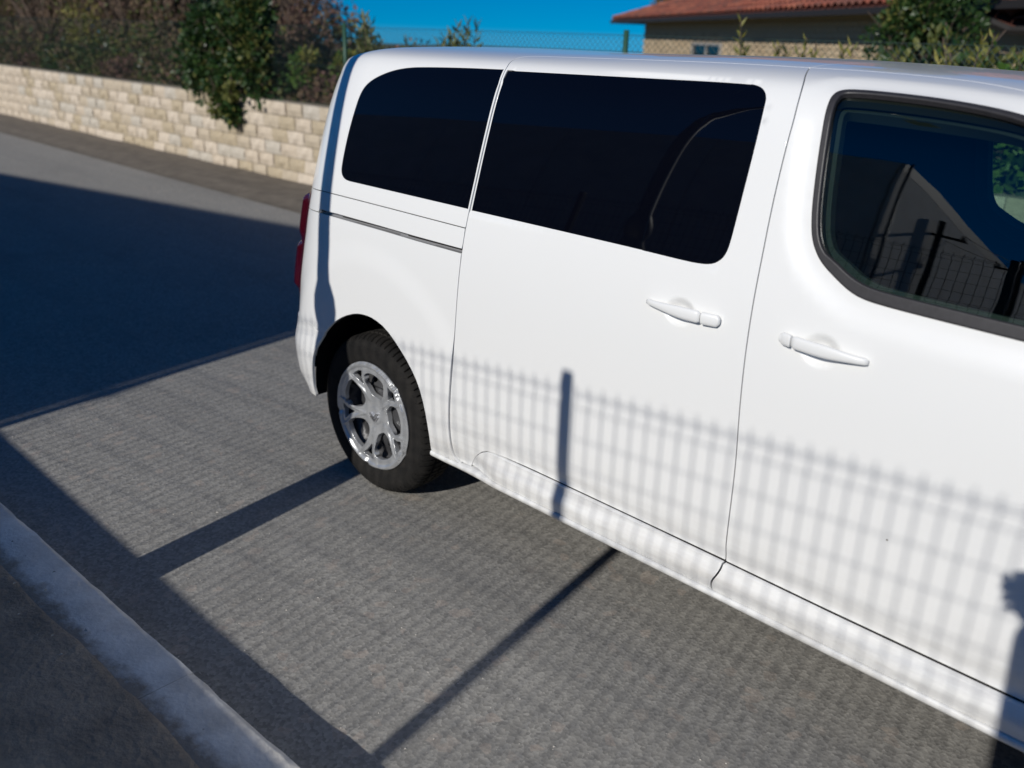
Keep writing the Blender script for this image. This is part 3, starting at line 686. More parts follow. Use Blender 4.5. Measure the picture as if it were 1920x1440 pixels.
def kerb_mat():
    m = simple('kerb_concrete', (.86, .82, .75), .85, noise=(9, .3, (.62, .58, .52)), bump=(60, .3)); nt = m.node_tree; N = nt.nodes.new; L = nt.links.new
    b = nt.nodes['Principled BSDF']; src = b.inputs['Base Color'].links[0].from_socket
    g = N('ShaderNodeNewGeometry'); s = N('ShaderNodeSeparateXYZ'); L(g.outputs['Position'], s.inputs[0])
    k = N('ShaderNodeMath'); k.operation = 'MULTIPLY_ADD'; k.inputs[1].default_value = .041; k.inputs[2].default_value = -1.142; L(s.outputs[0], k.inputs[0])
    d = N('ShaderNodeMath'); d.operation = 'SUBTRACT'; L(k.outputs[0], d.inputs[0]); L(s.outputs[1], d.inputs[1])      # distance behind the front edge
    n = N('ShaderNodeTexNoise'); n.inputs['Scale'].default_value = 11; n.inputs['Detail'].default_value = 9; n.inputs['Roughness'].default_value = .7; L(g.outputs['Position'], n.inputs['Vector'])
    a = N('ShaderNodeMath'); a.operation = 'MULTIPLY_ADD'; a.inputs[1].default_value = .16; L(n.outputs[0], a.inputs[0]); L(d.outputs[0], a.inputs[2])
    r_ = N('ShaderNodeMapRange'); r_.inputs[1].default_value = .205; r_.inputs[2].default_value = .25; L(a.outputs[0], r_.inputs[0])
    mx = N('ShaderNodeMix'); mx.data_type = 'RGBA'; L(r_.outputs[0], mx.inputs[0]); L(src, mx.inputs[6]); mx.inputs[7].default_value = (.36, .29, .22, 1); L(mx.outputs[2], b.inputs['Base Color']); return m
CONC = (MATS.pop('kerb_concrete', None), kerb_mat())[1]
PAVE = simple('pavement_dirty_asphalt', (.46, .36, .255), .95, noise=(5, .5, (.25, .20, .145)), bump=(45, .7))
MORTAR = simple('mortar', (.40, .35, .28), .95, noise=(20, .3))

def sheet(name, x0, x1, y0, y1, z, mat, nx=1, ny=1, fn=None, kind='structure'):
    V = []; 
    for j in range(ny + 1):
        for i in range(nx + 1):
            x = x0 + (x1 - x0) * i / nx; y = y0 + (y1 - y0) * j / ny; V.append((x, y, z + (fn(x, y) if fn else 0)))
    Fc = [(j*(nx+1)+i, j*(nx+1)+i+1, (j+1)*(nx+1)+i+1, (j+1)*(nx+1)+i) for j in range(ny) for i in range(nx)]
    o = mesh_from(name, V, Fc, mat); setp(o, kind=kind); return o
sheet('ground', -3000, 3000, -3000, 3000, -.06, FIELD, 60, 60, lambda x, y: -150 * float(sm(math.hypot(x, y), 150, 2600)))
sheet('road', -60, 60, -1.3, 3.60, 0, ASPH, 40, 4, lambda x, y: 0)
sheet('verge', -60, 60, 3.25, 4.30, .004, DIRT, 240, 10, lambda x, y: (.035 * sm(y, 3.30 + .06*math.sin(x*2.1) + .04*math.sin(x*5.3+1), 3.62) + .006*math.sin(x*9+y*14)*sm(y, 3.5, 3.7)).item())
# kerb stones along the near edge, slightly out of line with the van
kang = math.atan(.041)
KY = lambda x: -1.142 + .041 * x
kerb = empty('kerb', (0, -1.142, 0)); setp(kerb, kind='structure')
random.seed(3)
for i in range(-8, 7):
    x0, x1 = i * 2.0 + .7012, i * 2.0 + 2.6988
    bm = bmesh.new(); nx, ny = 28, 3; 
    prof = [(0, 0), (.004, .10), (.014, .124), (.03, .13), (.185, .131), (.20, .127), (.205, 0.02)]
    V = []
    for k in range(nx + 1):
        x = x0 + (x1 - x0) * k / nx
        for (d, z) in prof:
            j = random.uniform(-.0022, .0022); chip = -.007 if random.random() < .05 and z > .12 else 0
            V.append((x, KY(x) + 1.142 - d + j, z + j * .6 + chip))
    m = len(prof); Fc = [(k*m + a, (k+1)*m + a, (k+1)*m + a + 1, k*m + a + 1) for k in range(nx) for a in range(m - 1)] + [tuple(range(m)), tuple(nx*m + a for a in range(m))[::-1]]
    mesh_from('kerb_stone', V, Fc, CONC, kerb, True).modifiers.new('e', 'EDGE_SPLIT').split_angle = math.radians(50)
    bm.free()
# pavement with an uneven crumbling edge that spills over the kerb
def pv(x, y): 
    return (.008 * math.sin(x*3+1) * math.sin(y*4) + .004 * math.sin(x*11+y*7))
V = []; Fc = []; nx = 560; rows = [0, .01, .03, .08, .2, .4, .8, 1.4, 1.95]
for i in range(nx + 1):
    x = -14 + 28 * i / nx
    e = .172 + .006*math.sin(x*2.3+.6) + .006*math.sin(x*5.1+2) + .003*math.sin(x*13.7)
    for k, d in enumerate(rows):
        y = KY(x) - e - d; V.append((x, y, .1335 + .0035 * min(1, d / .2) - (.004 if k == 0 else 0) + (pv(x, y) * .35 if d > .1 else 0)))
m = len(rows); Fc = [(i*m + k + 1, (i+1)*m + k + 1, (i+1)*m + k, i*m + k) for i in range(nx) for k in range(m - 1)]
setp(mesh_from('pavement', V, Fc, PAVE, smooth=True), kind='structure')
# loose grit on pavement, kerb foot and road
def grit(name, n, xr, yr, zf, mat, s0, s1, seed):
    r = random.Random(seed); V = []; Fc = []
    for _ in range(n):
        x = r.uniform(*xr); y = r.uniform(*yr); s = s0 + (s1 - s0) * r.random()**4; z = zf(x, y); b = len(V)
        q = [(x + s*math.cos(t), y + s*math.sin(t)*.8, z + s*.15) for t in (r.random()*2, 2.1 + r.random(), 4.2 + r.random())]
        V += q + [(x, y, z + s*.8)]; Fc += [(b, b+1, b+3), (b+1, b+2, b+3), (b+2, b, b+3)]
    o = mesh_from(name, V, Fc, mat); setp(o, kind='stuff', label='small light grit and pebbles scattered on the dirty pavement beside the kerb', cat='gravel'); return o
GRIT = simple('grit', (.60, .56, .50), .9)
grit('pavement_grit', 900, (-2.5, 3.2), (-2.6, -1.22), lambda x, y: .142, GRIT, .002, .010, 5)
g2 = grit('road_grit', 1100, (-5, 3.0), (-1.1, -.2), lambda x, y: .0, GRIT, .0012, .0055, 6); g2['label'] = 'fine grit lying on the asphalt between the kerb and the van'
sheet('back_yard', -60, 60, -60, -2.98, .03, simple('yard_gravel', (.20, .18, .15), .95, noise=(3, .3)), 1, 1)

# ---------------------------------------------------------------- low wall and welded mesh fence behind the photographer
PLAST = simple('grey_render', (.34, .33, .31), .9, noise=(3, .3), bump=(30, .3))
FY = -2.9
mb = MB(); mb.box(-14, 14, FY - .08, FY + .08, .0, 1.062); wl_ = mb.build('boundary_wall', PLAST, bevel=.01)
setp(wl_, 'low grey rendered wall under the welded mesh fence across the pavement', 'wall')
mb = MB(); mb.box(-14, 14, FY - .10, FY + .095, 1.03, 1.0621); 
GRN = simple('fence_green_grey', (.05, .06, .058), .5, metal=.3)
fence = empty('mesh_fence', (0, FY, 1.0)); setp(fence, 'welded wire mesh fence on the low wall, mirrored in the front door glass', 'fence')
ztop = lambda x: 2.364 + .083 * (x - .755)
def fpan(x0, x1):
    mb = MB(); n = int((x1 - x0) / .055); R_ = .0021
    def prof(zt):   # z, y offset with folds
        return [(zt, 0), (zt - .028, 0), (zt - .055, .028), (zt - .082, 0), (zt - .50, 0), (zt - .53, .028), (zt - .56, 0), (1.02, 0)]
    for i in range(n + 1):
        x = x0 + (x1 - x0) * i / n; mb.tube([(x, y, z - 1.0) for z, y in prof(ztop(x))], R_, 4, False)
    offs_ = [(.028, 0), (.055, .028), (.082, 0)] + [(.082 + .1045 * k, 0) for k in range(1, 5)] + [(.53, .028), (.56, 0)] + [(.56 + .105 * k, 0) for k in range(1, 9)]
    for dz, y in offs_:
        a, b = ztop(x0) - dz, ztop(x1) - dz
        if min(a, b) < 1.05: continue
        mb.tube([(x0, y + .005, a - 1.0), (x1, y + .005, b - 1.0)], .0015, 4, False)
    o = mb.build('wire_mesh_panel', GRN, fence)
PX = 1.517
for k in range(-5, 5):
    x = PX + 2.93 * k
    mb = MB(); mb.box(x - .022, x + .022, -.05, -.01, 0, ztop(x) + .045 - 1.0); mb.build('fence_post', GRN, fence, bevel=.004)
    fpan(x + .03, x + 2.90)

# street lamp at the pavement edge; its shaft shades the van's rear corner
LAMP = simple('lamp_post_grey', (.20, .21, .21), .5, metal=.5)
lamp_ = empty('street_lamp', (.035, -1.70, .13)); setp(lamp_, 'grey street lamp with a swollen collar whose shadow crosses the rear corner of the van', 'street lamp')
lathe('shaft', [(.13, 0), (.13, .03), (.086, .05), (.082, 1.20), (.080, 1.36), (.078, 1.42), (.062, 1.475), (.058, 1.50), (.070, 1.53), (.077, 1.57), (.072, 1.62), (.054, 1.665), (.043, 1.69), (.042, 2.2), (.038, 4.0), (.032, 6.2)], LAMP, lamp_, 28, 'Z')
mb = MB(); mb.tube([(0, 0, 6.15), (0, -.1, 6.5), (0, -.5, 6.75), (0, -1.1, 6.85)], [.036, .034, .03, .028], 10); mb.build('arm', LAMP, lamp_, True)
mb = MB(); mb.box(-.13, .13, -1.75, -1.05, 6.80, 6.90); mb.build('lamp_head', LAMP, lamp_, bevel=.03)

# ---------------------------------------------------------------- grey hall behind the fence: throws the big shade, mirrored in the glass
BX, BY = -.885, -7.1
PANELC = simple('precast_concrete_panel', (.82, .81, .78), .85, noise=(2.2, .3, (.66, .65, .62)), bump=(25, .25))
DARKJ = simple('joint_dark', (.06, .06, .058), .9)
hall = empty('concrete_hall', (BX, BY, 0)); setp(hall, 'grey precast concrete hall with sloping roofline, mirrored in the front door glass', 'building')
def zh(x): return 5.75 + .118 * x           # height along the front, x measured from the near corner (negative to the left)
mb = MB()
L_ = 22; D_ = 26
mb.add([(0, 0, 0), (-L_, 0, 0), (-L_, 0, zh(-L_)), (0, 0, zh(0)), (-.03*D_, -D_, 0), (-L_, -D_, 0), (-L_, -D_, zh(-L_)), (-.03*D_, -D_, zh(0))], [(1, 0, 3, 2), (0, 4, 7, 3), (4, 5, 6, 7), (5, 1, 2, 6), (3, 7, 6, 2)])
mb.build('hall_core', DARKJ, hall)
pm = {}
def cpanel(M_, w, h0, h1, nm='wall_panel'):
    mb = MB(); mb.add([M_ @ Vector(p) for p in ((.008, 0, .01), (w - .008, 0, .01), (w - .008, 0, h1 - .004), (.008, 0, h0 - .004), (.008, .05, .01), (w - .008, .05, .01), (w - .008, .05, h1 - .004), (.008, .05, h0 - .004))], [(0, 1, 2, 3), (7, 6, 5, 4), (0, 4, 5, 1), (1, 5, 6, 2), (2, 6, 7, 3), (3, 7, 4, 0)]); mb.build(nm, PANELC, hall)
for k in range(9):   # front panels
    xa = -2.4 * (k + 1); Mx = Matrix.Translation((xa, .003, 0)); cpanel(Mx, 2.4, zh(xa), zh(xa + 2.4))
for k in range(10):   # right-hand side panels, two tiers
    My = Matrix.Translation((-.0 - .03 * 2.5 * k + .003, -2.5 * k, 0)) @ Matrix.Rotation(math.radians(-90 - 1.72), 4, 'Z')
    for z0, z1 in ((0, 2.8), (2.8, zh(0) - .3)): cpanel(My @ Matrix.Translation((0, 0, z0)), 2.5, z1 - z0, z1 - z0)
mb = MB(); mb.box(-.05, .055, -D_, .0, zh(0) - .30, zh(0) + .02, Matrix.Rotation(math.radians(-7.97), 4, 'Z') if False else Matrix.Rotation(-math.atan(.03), 4, 'Z')); mb.build('coping', simple('coping', (.50, .49, .46), .7), hall)
mb = MB(); mb.tube([(.095, -.10, 0), (.095, -.10, zh(0) + .1)], .022, 8); mb.build('downpipe', LAMP, hall, True)

# utility pole and wires far behind the fence (reflected in the glass)
WOODP = simple('creosoted_pole', (.06, .05, .042), .9, noise=(12, .3))
def upole(x, y, h, label, arms=True):
    e = empty('utility_pole', (x, y, 0)); setp(e, label, 'utility pole')
    lathe('shaft', [(.055, 0), (.042, h)], WOODP, e, 14, 'Z')
    if arms:
        mb = MB(); mb.box(-.34, .34, -.03, .03, h - .42, h - .37); mb.build('cross_arm', WOODP, e)
        for xx in (-.3, .3):
            lathe('insulator', [(.0, h - .37), (.03, h - .37), (.035, h - .32), (.02, h - .29), (.025, h - .26), (0, h - .25)], simple('insulator', (.3, .26, .22), .3), e, 8, 'Z', (xx, 0, 0))
    return e
upole(-.80, -8.9, 5.1, 'dark wooden utility pole with a cross-arm close beside the concrete hall')
upole(-.25, -10.9, 5.3, 'dark wooden utility pole standing further back than the hall corner')
mb = MB()
for xx in (-.3, .3):
    p0, p1 = Vector((-.80 + xx, -8.9, 4.85)), Vector((-.25 + xx, -10.9, 5.05)); mb.tube([p0.lerp(p1, t) - Vector((0, 0, .3 * t * (1 - t))) for t in np.linspace(0, 1, 9)], .008, 4)
setp(mb.build('overhead_wires', BLACK), 'thin dark overhead wires strung between the two wooden poles', 'wires')

# ---------------------------------------------------------------- block wall across the road
BLK = []
for i, c in enumerate(((.64, .54, .42), (.57, .48, .36), (.70, .60, .48), (.60, .54, .45), (.52, .43, .30))):
    BLK.append(simple('limestone_%d' % i, c, .92, noise=(9, .25), bump=(28, .9)))
wall = empty('block_wall', (0, 4.30, 0)); setp(wall, 'long cream stone block retaining wall on the far side of the road', 'wall')
HB, LB = .166, .36
topz = lambda x: 1.0
mb = MB(); mb.box(-60, 40, 0, .25, -.05, .985); mb.build('mortar_core', MORTAR, wall)
variants = []
for k in range(10):
    r = random.Random(50 + k); nx, nz = 4, 2; V = []
    w, h = LB - .014, HB - .014
    for j in range(nz + 1):
        for i in range(nx + 1):
            edge = i in (0, nx) or j in (0, nz)
            V.append((w * i / nx, (-.030 if not edge else -.016) + r.uniform(-.010, .010), h * j / nz))
    n0 = len(V); V += [(0, .004, 0), (w, .004, 0), (w, .004, h), (0, .004, h)]
    I = lambda i, j: j * (nx + 1) + i
    Fc = [(I(i, j), I(i+1, j), I(i+1, j+1), I(i, j+1)) for j in range(nz) for i in range(nx)]
    Fc += [tuple([n0 + 1, n0] )+ tuple(I(i, 0) for i in range(nx + 1)), tuple([n0 + 3, n0 + 2]) + tuple(I(i, nz) for i in range(nx, -1, -1)), (n0, n0 + 3) + tuple(I(0, j) for j in range(nz, -1, -1)), (n0 + 2, n0 + 1) + tuple(I(nx, j) for j in range(nz + 1))]
    me = bpy.data.meshes.new('block'); me.from_pydata(V, [], Fc); me.materials.append(BLK[k % 5]); variants.append(me)
rb_ = random.Random(11); rest = MB(); nparts = 0
cand = []
for row in range(6):
    x = -34 + (LB / 2 if row % 2 else 0)
    while x < 22:
        cand.append((x + rb_.uniform(-.004, .004), row)); x += LB
def seen(x): return (-16.6 < x < -4.9) or (.4 < x < 2.9)
for x, row in cand:
    k = rb_.randrange(10)
    if seen(x) and nparts < 298:
        o = bpy.data.objects.new('block', variants[k]); col.objects.link(o); o.parent = wall; o.location = (x, rb_.uniform(-.006, .006), .002 + row * HB); nparts += 1
    else:
        rest.add([(v.co.x + x, v.co.y, v.co.z + .002 + row * HB) for v in variants[k].vertices], [tuple(p.vertices) for p in variants[k].polygons])
o = rest.build('far_blocks', BLK[0], wall); o['kind'] = 'stuff'
# the garden behind and above the wall
sheet('garden', -60, 40, 4.50, 60, .99, GRASSY, 60, 40, lambda x, y: .04 * math.sin(x * 1.3) * math.sin(y * .9) * min(1, (y - 4.5)))
# ---------------------------------------------------------------- chain-link fence on the wall
GPOST = simple('green_post', (.02, .075, .045), .5)
WIRE = simple('green_coated_wire', (.035, .06, .05), .6)
cf = empty('chain_link_fence', (0, 4.42, .985)); setp(cf, 'green posted chain link fence standing on top of the cream block wall', 'fence')
for x in (-22.2, -18.2, -6.10, -2.12, 1.9, 5.9, 9.9):
    mb = MB(); mb.tube([(x, 0, 0), (x, 0, .935)], .024, 10); mb.build('fence_post', GPOST, cf, True)
mb = MB(); 
for z in (.03, .46, .895): mb.tube([(x, .0, z) for x in np.linspace(-22.2, 9.9, 60)], .0022, 4, False)
mb.build('tension_wire', WIRE, cf)
mb = MB(); h = .89; pitch = .058; x = -22.2
while x < 9.9:
    x += pitch
    for s_ in (1, -1):
        # each wire climbs at 45 degrees; clip to the fence
        xa, xb = (x, x + h) if s_ > 0 else (x, x - h)
        mb.tube([(xa, .004 * s_, .02), (xb, .004 * s_, .02 + h - .02)], .0017, 3, False)
o = mb.build('chain_link_mesh', WIRE, cf); o['kind'] = 'stuff'

# ---------------------------------------------------------------- plants
def leafmat(name, c1, c2, rough=.55, trans=.25):
    m, nt, b = nodes_of(name); N = nt.nodes.new; L = nt.links.new
    g = N('ShaderNodeNewGeometry'); r = N('ShaderNodeValToRGB'); r.color_ramp.elements[0].color = (*c1, 1); r.color_ramp.elements[1].color = (*c2, 1)
    L(g.outputs['Random Per Island'], r.inputs[0]); L(r.outputs[0], b.inputs['Base Color']); b.inputs['Roughness'].default_value = rough
    t = N('ShaderNodeBsdfTranslucent'); L(r.outputs[0], t.inputs[0]); mx = N('ShaderNodeMixShader'); mx.inputs[0].default_value = trans
    o = nt.nodes['Material Output']; L(b.outputs[0], mx.inputs[1]); L(t.outputs[0], mx.inputs[2]); L(mx.outputs[0], o.inputs[0]); MATS[name] = m; return m
LV = dict(dark=leafmat('dark_leaves', (.015, .045, .012), (.05, .10, .025), .4),
          olive=leafmat('olive_leaves', (.07, .09, .02), (.20, .20, .05)),
          yellow=leafmat('yellow_green_leaves', (.16, .17, .03), (.34, .30, .07)),
          bright=leafmat('bright_leaves', (.05, .13, .02), (.14, .24, .04)),
          brown=leafmat('dry_brown_leaves', (.07, .045, .03), (.20, .13, .075), .8, .1),
          purple=leafmat('dry_reddish_leaves', (.08, .04, .04), (.17, .09, .07), .8, .1),
          oleander=leafmat('narrow_olive_leaves', (.05, .08, .02), (.24, .24, .07), .45))
TWIG = simple('twigs', (.14, .10, .075), .9, noise=(8, .3)); BARK = simple('bark', (.10, .08, .06), .9, noise=(10, .4), bump=(30, .5))
def leaf(V, Fc, p, d, s, w, r):
    d = Vector(d).normalized(); a = d.cross(Vector((r.uniform(-1, 1), r.uniform(-1, 1), r.uniform(-1, 1)))).normalized(); nrm = d.cross(a)
    b = len(V); p = Vector(p)
    V += [tuple(p), tuple(p + d*s*.45 + a*s*w + nrm*s*.08), tuple(p + d*s), tuple(p + d*s*.45 - a*s*w + nrm*s*.08)]; Fc += [(b, b+1, b+2), (b, b+2, b+3)]
def shrub(name, cat, label, x, y, z, rx, ry, h, n, ls, mats, seed, clumps=14, lw=.28, twigs=30, group=None, part='foliage', crs=1, droop=0, hollow=.35, up=.3):
    r = random.Random(seed); e = empty(name, (x, y, z)); setp(e, label, cat, group)
    cl = []
    for _ in range(clumps):
        t = r.random() * 2 * math.pi; q = math.sqrt(r.random()) * .75; zz = h * (.18 + .74 * r.random()); k = 1 - .55 * abs(zz / h - .45)**1.5
        cl.append((rx * q * math.cos(t) * k, ry * q * math.sin(t) * k, zz, (.20 + .22 * r.random()) * (rx + h) * .5 * crs, r.randrange(len(mats))))
    groups = [([], []) for _ in mats]
    for _ in range(n):
        cx, cy, cz, cr, mi = r.choice(cl); 
        while True:
            o = Vector((r.gauss(0, 1), r.gauss(0, 1), r.gauss(0, 1)))
            if o.length > .1: break
        o.normalize(); q = cr * (hollow + (1 - hollow) * r.random()**.6); p = Vector((cx, cy, cz)) + Vector((o.x, o.y * min(1, ry / rx + .2), o.z * .85)) * q
        if p.z < 0 and droop == 0: p.z = abs(p.z) * .3
        V, Fc = groups[mi if r.random() < .8 else r.randrange(len(mats))]
        leaf(V, Fc, p, o + Vector((r.uniform(-.7, .7), r.uniform(-.7, .7), r.uniform(-.5, .7) + up - droop)), ls * r.uniform(.6, 1.3), lw, r)
    for (V, Fc), m in zip(groups, mats):
        if V: mesh_from(part, V, Fc, LV[m], e)
    mb = MB()
    for _ in range(twigs):
        cx, cy, cz, cr, mi = r.choice(cl); a = Vector((cx * .15, cy * .15, 0)); b = Vector((cx, cy, cz)); c = b + Vector((r.uniform(-1, 1), r.uniform(-1, 1), r.uniform(.2, 1.2))) * cr * 1.1
        mid = a.lerp(b, .5) + Vector((r.uniform(-.1, .1), r.uniform(-.1, .1), .1)) * h * .3; s = .004 + .012 * r.random()
        mb.tube([a, mid, b, c], [s * 1.6, s * 1.2, s * .8, s * .3], 4, False)
    mb.build('branches', TWIG, e)
    return e
# left-hand thicket above the wall
T = 'scrubby bushes behind the chain link fence'
def ax(px, y):      # x at depth y for a bearing given in photo columns
    return 2.703 - (y + 1.984) * math.tan(math.radians(43.16) + math.atan((960 - px) / 1765))
sp_ = [('dry_shrub', ax(-60, 6.4), 6.4, 2.4, 3.2, ['brown', 'olive'], 'large brown and olive shrub at the far left end above the wall'),
       ('dry_shrub', ax(70, 5.9), 5.9, 1.7, 2.7, ['brown', 'brown', 'dark'], 'dark brown leafless looking shrub second from the left above the wall'),
       ('olive_shrub', ax(145, 5.5), 5.5, .7, 1.7, ['yellow', 'olive'], 'yellowish green shrub between two brown shrubs above the wall'),
       ('dry_shrub', ax(215, 6.2), 6.2, 1.7, 3.3, ['brown', 'purple', 'olive'], 'tall brown shrub reaching above the frame left of the dark green bush'),
       ('dry_shrub', ax(305, 5.7), 5.7, 1.1, 2.6, ['brown', 'olive', 'dark'], 'brown and green shrub directly left of the overhanging green bush'),
       ('dry_shrub', ax(455, 6.4), 6.4, 1.3, 2.0, ['purple', 'brown'], 'reddish brown shrub behind the overhanging green bush'),
       ('dry_shrub', ax(535, 5.7), 5.7, .95, 1.30, ['purple', 'brown'], 'low reddish brown dry shrub right of the overhanging green bush'),
       ('olive_shrub', ax(545, 4.75), 4.75, .30, .62, ['bright', 'yellow'], 'small bright yellow green shrub on the wall near the fence post'),
       ('olive_shrub', ax(612, 4.95), 4.95, .36, .56, ['yellow', 'olive', 'bright'], 'small olive shrub just left of the van roof by the green post')]
for i, (nm, x, y, rx, h, ms, lb) in enumerate(sp_):
    big = rx > 1; shrub(nm, 'shrub', lb, x, y, .98, rx, rx * .6, h, 5200 if big else 900, .085 if big else .06, ms, 100 + i, 26 if big else 9, twigs=130 if big else 24, group=T, hollow=.15)
# dense bramble mass closing the view behind the shrubs
rb2 = random.Random(77); groups = {'brown': ([], []), 'purple': ([], []), 'olive': ([], []), 'dark': ([], [])}
for _ in range(52000):
    x = rb2.uniform(-34, -12.6); y = 8.3 + rb2.uniform(-1.2, 1.6) + .036 * (-12 - x); top = 2.9 + .5 * math.sin(x * .9) + .35 * math.sin(x * 2.7 + 1) - 2.0 * float(sm(x, -16.0, -12.8))
    z = .9 + top * rb2.random()**.8 + rb2.gauss(0, .08); g_ = 'brown' if rb2.random() < .5 else ('dark' if math.sin(x * 1.7 + z) > .55 else ('olive' if math.sin(x * 1.1 + 2) > .2 else 'purple'))
    leaf(*groups[g_], (x, y, z), (rb2.uniform(-1, 1), rb2.uniform(-1, .3), rb2.uniform(-.4, 1)), rb2.uniform(.07, .15), .34, rb2)
tm = empty('bramble_thicket', (0, 0, 0)); setp(tm, 'dense brown bramble thicket filling the background at the far left above the wall', 'thicket')
for g_, (V, Fc) in groups.items():
    o = mesh_from('foliage', V, Fc, LV[g_], tm); o['kind'] = 'stuff'
# low undergrowth right along the wall top
rb3 = random.Random(78); groups = {'dark': ([], []), 'olive': ([], []), 'brown': ([], []), 'purple': ([], [])}
for _ in range(24000):
    x = rb3.uniform(-21, -5.4); y = 4.52 + rb3.random()**1.5 * 1.6; hh = .30 + .22 * math.sin(x * 1.9) * math.sin(x * .7 + 1) + .12 * math.sin(x * 5.3) + (y - 4.5) * .28
    k = math.sin(x * 1.3 + 2) + .8 * math.sin(x * 3.1) + rb3.gauss(0, .8); g_ = 'dark' if k > .9 else ('olive' if k > .1 else ('brown' if k > -1.1 else 'purple'))
    leaf(*groups[g_], (x, y, .97 + max(.05, hh) * rb3.random()), (rb3.uniform(-1, 1), rb3.uniform(-1, .3), rb3.uniform(-.2, 1)), rb3.uniform(.045, .10), .30, rb3)
ug = empty('undergrowth', (0, 0, 0)); setp(ug, 'low dark undergrowth growing along the top of the cream block wall', 'undergrowth')
for g_, (V, Fc) in groups.items():
    o = mesh_from('foliage', V, Fc, LV[g_], ug); o['kind'] = 'stuff'
# bare twigs standing above the thicket
r = random.Random(9)
for i, (x, y, h) in enumerate(((ax(60, 6.6), 6.6, 3.6), (ax(250, 6.8), 6.8, 3.4), (ax(470, 7.2), 7.2, 2.7), (ax(530, 6.6), 6.6, 2.15))):
    e = empty('bare_sapling', (x, y, .98)); setp(e, ['tall bare sapling at the far left behind the brown shrubs', 'bare sapling rising out of the tall brown shrub', 'bare twiggy sapling behind the dark green bush', 'thin bare sapling against the sky right of the dark green bush'][i], 'sapling', T)
    mb = MB()
    def br(p, d, L, s, k):
        q = p + d * L; mb.tube([p, (p + q) / 2 + Vector((r.uniform(-.04, .04),) * 3) * L, q], [s, s * .75, s * .5], 4, False)
        if k:
            for _ in range(3): br(p + d * L * r.uniform(.45, 1), (d + Vector((r.uniform(-.7, .7), r.uniform(-.5, .5), r.uniform(-.1, .5)))).normalized(), L * r.uniform(.45, .7), s * .55, k - 1)
    for _ in range(5): br(Vector((r.uniform(-.25, .25), r.uniform(-.2, .2), 0)), Vector((r.uniform(-.35, .35), r.uniform(-.2, .2), 1)).normalized(), h * .48, .016, 4)
    mb.build('branches', TWIG, e)
shrub('ivy_bush', 'bush', 'dark green leafy bush hanging over the top of the cream block wall', -8.62, 4.36, .80, 1.15, .40, 1.40, 7600, .075, ['dark', 'dark', 'olive'], 21, 26, .36, 40, droop=.25, hollow=.2)
shrub('ivy_bush', 'bush', 'narrow ivy tongue trailing down the block wall below the dark green bush', -8.45, 4.20, .68, .44, .16, .42, 1300, .07, ['dark', 'olive'], 22, 8, .36, 10, droop=.5, hollow=.2)
# young oleander-like shoots peeping over the van roof
def shoot(label, x, y, z, h, n, sp, seed, ls=.10, group='narrow leaved shoots rising above the wall', mat='oleander', nl=26):
    r = random.Random(seed); e = empty('leafy_shoot', (x, y, z)); setp(e, label, 'shrub', group); V = []; Fc = []; mb = MB()
    for _ in range(n):
        a = Vector((r.uniform(-sp, sp) * .3, r.uniform(-sp, sp) * .3, 0)); top = Vector((r.uniform(-sp, sp), r.uniform(-sp, sp) * .6, h * r.uniform(.72, 1))); mb.tube([a, (a + top) * .5 + Vector((0, 0, .03)), top], [.009, .006, .003], 5, False)
        for k in range(nl):
            t = .25 + .75 * k / nl; p = a.lerp(top, t); an = k * 2.4; d = Vector((math.cos(an), math.sin(an), r.uniform(.4, 1.3) + (1.2 if t > .93 else 0))); leaf(V, Fc, p, d, ls * r.uniform(.7, 1.15), .13, r)
    mesh_from('leaves', V, Fc, LV[mat], e); mb.build('stem', TWIG, e); return e
shoot('tallest narrow leaved shoot above the rear corner of the van roof', -5.98, 4.62, .98, 1.05, 8, .19, 31, .13)
shoot('small side shoot leaning right beside the tallest shoot over the van roof', -5.72, 4.62, .98, .90, 5, .12, 32, .11)
shoot('little tuft of leaves barely showing over the van roof', -5.15, 4.62, .98, .86, 3, .10, 33, .10)
shoot('broad leafy shoot over the middle of the rear quarter window', -4.42, 4.62, .98, 1.02, 9, .26, 34, .13)
for i, (x, h) in enumerate(((-1.28, 1.06), (-.98, .95), (-.72, 1.0), (-.40, .94))):
    shoot(['yellow green shoot in front of the house window, leftmost of four', 'yellow green shoot second from the left before the cream house', 'yellow green shoot third from the left before the cream house', 'yellow green shoot beside the dark evergreen, rightmost of four'][i], x, 5.0, .98, h, 5, .10, 40 + i, .10, 'yellow green shoots in front of the house', 'yellow')
for i, (x, h, m_) in enumerate(((.22, .86, 'yellow'), (.46, .98, 'yellow'), (.70, .84, 'bright'), (.94, .88, 'olive'))):
    shoot(['low leafy shoot right of the dark evergreen tree', 'tallest yellow shoot right of the dark evergreen tree', 'bright green shoot over the front door of the van', 'olive shoot at the right edge over the front door'][i], x, 5.0, .98, h, 5, .20, 50 + i, .10, 'leafy shoots right of the evergreen', m_)
shrub('laurel_hedge', 'hedge', 'broad leaved green hedge hanging over the wall, seen through the van windows', 2.3, 4.45, .80, 2.0, .30, .80, 6500, .085, ['bright', 'dark', 'bright'], 61, 34, .40, 30, droop=.3, hollow=.2)
shrub('garden_hedge', 'hedge', 'low dark hedge behind the shoots under the evergreen tree', -.1, 6.2, .98, 1.7, .5, .72, 3600, .08, ['dark', 'olive'], 62, 20, .32, 30, hollow=.2)
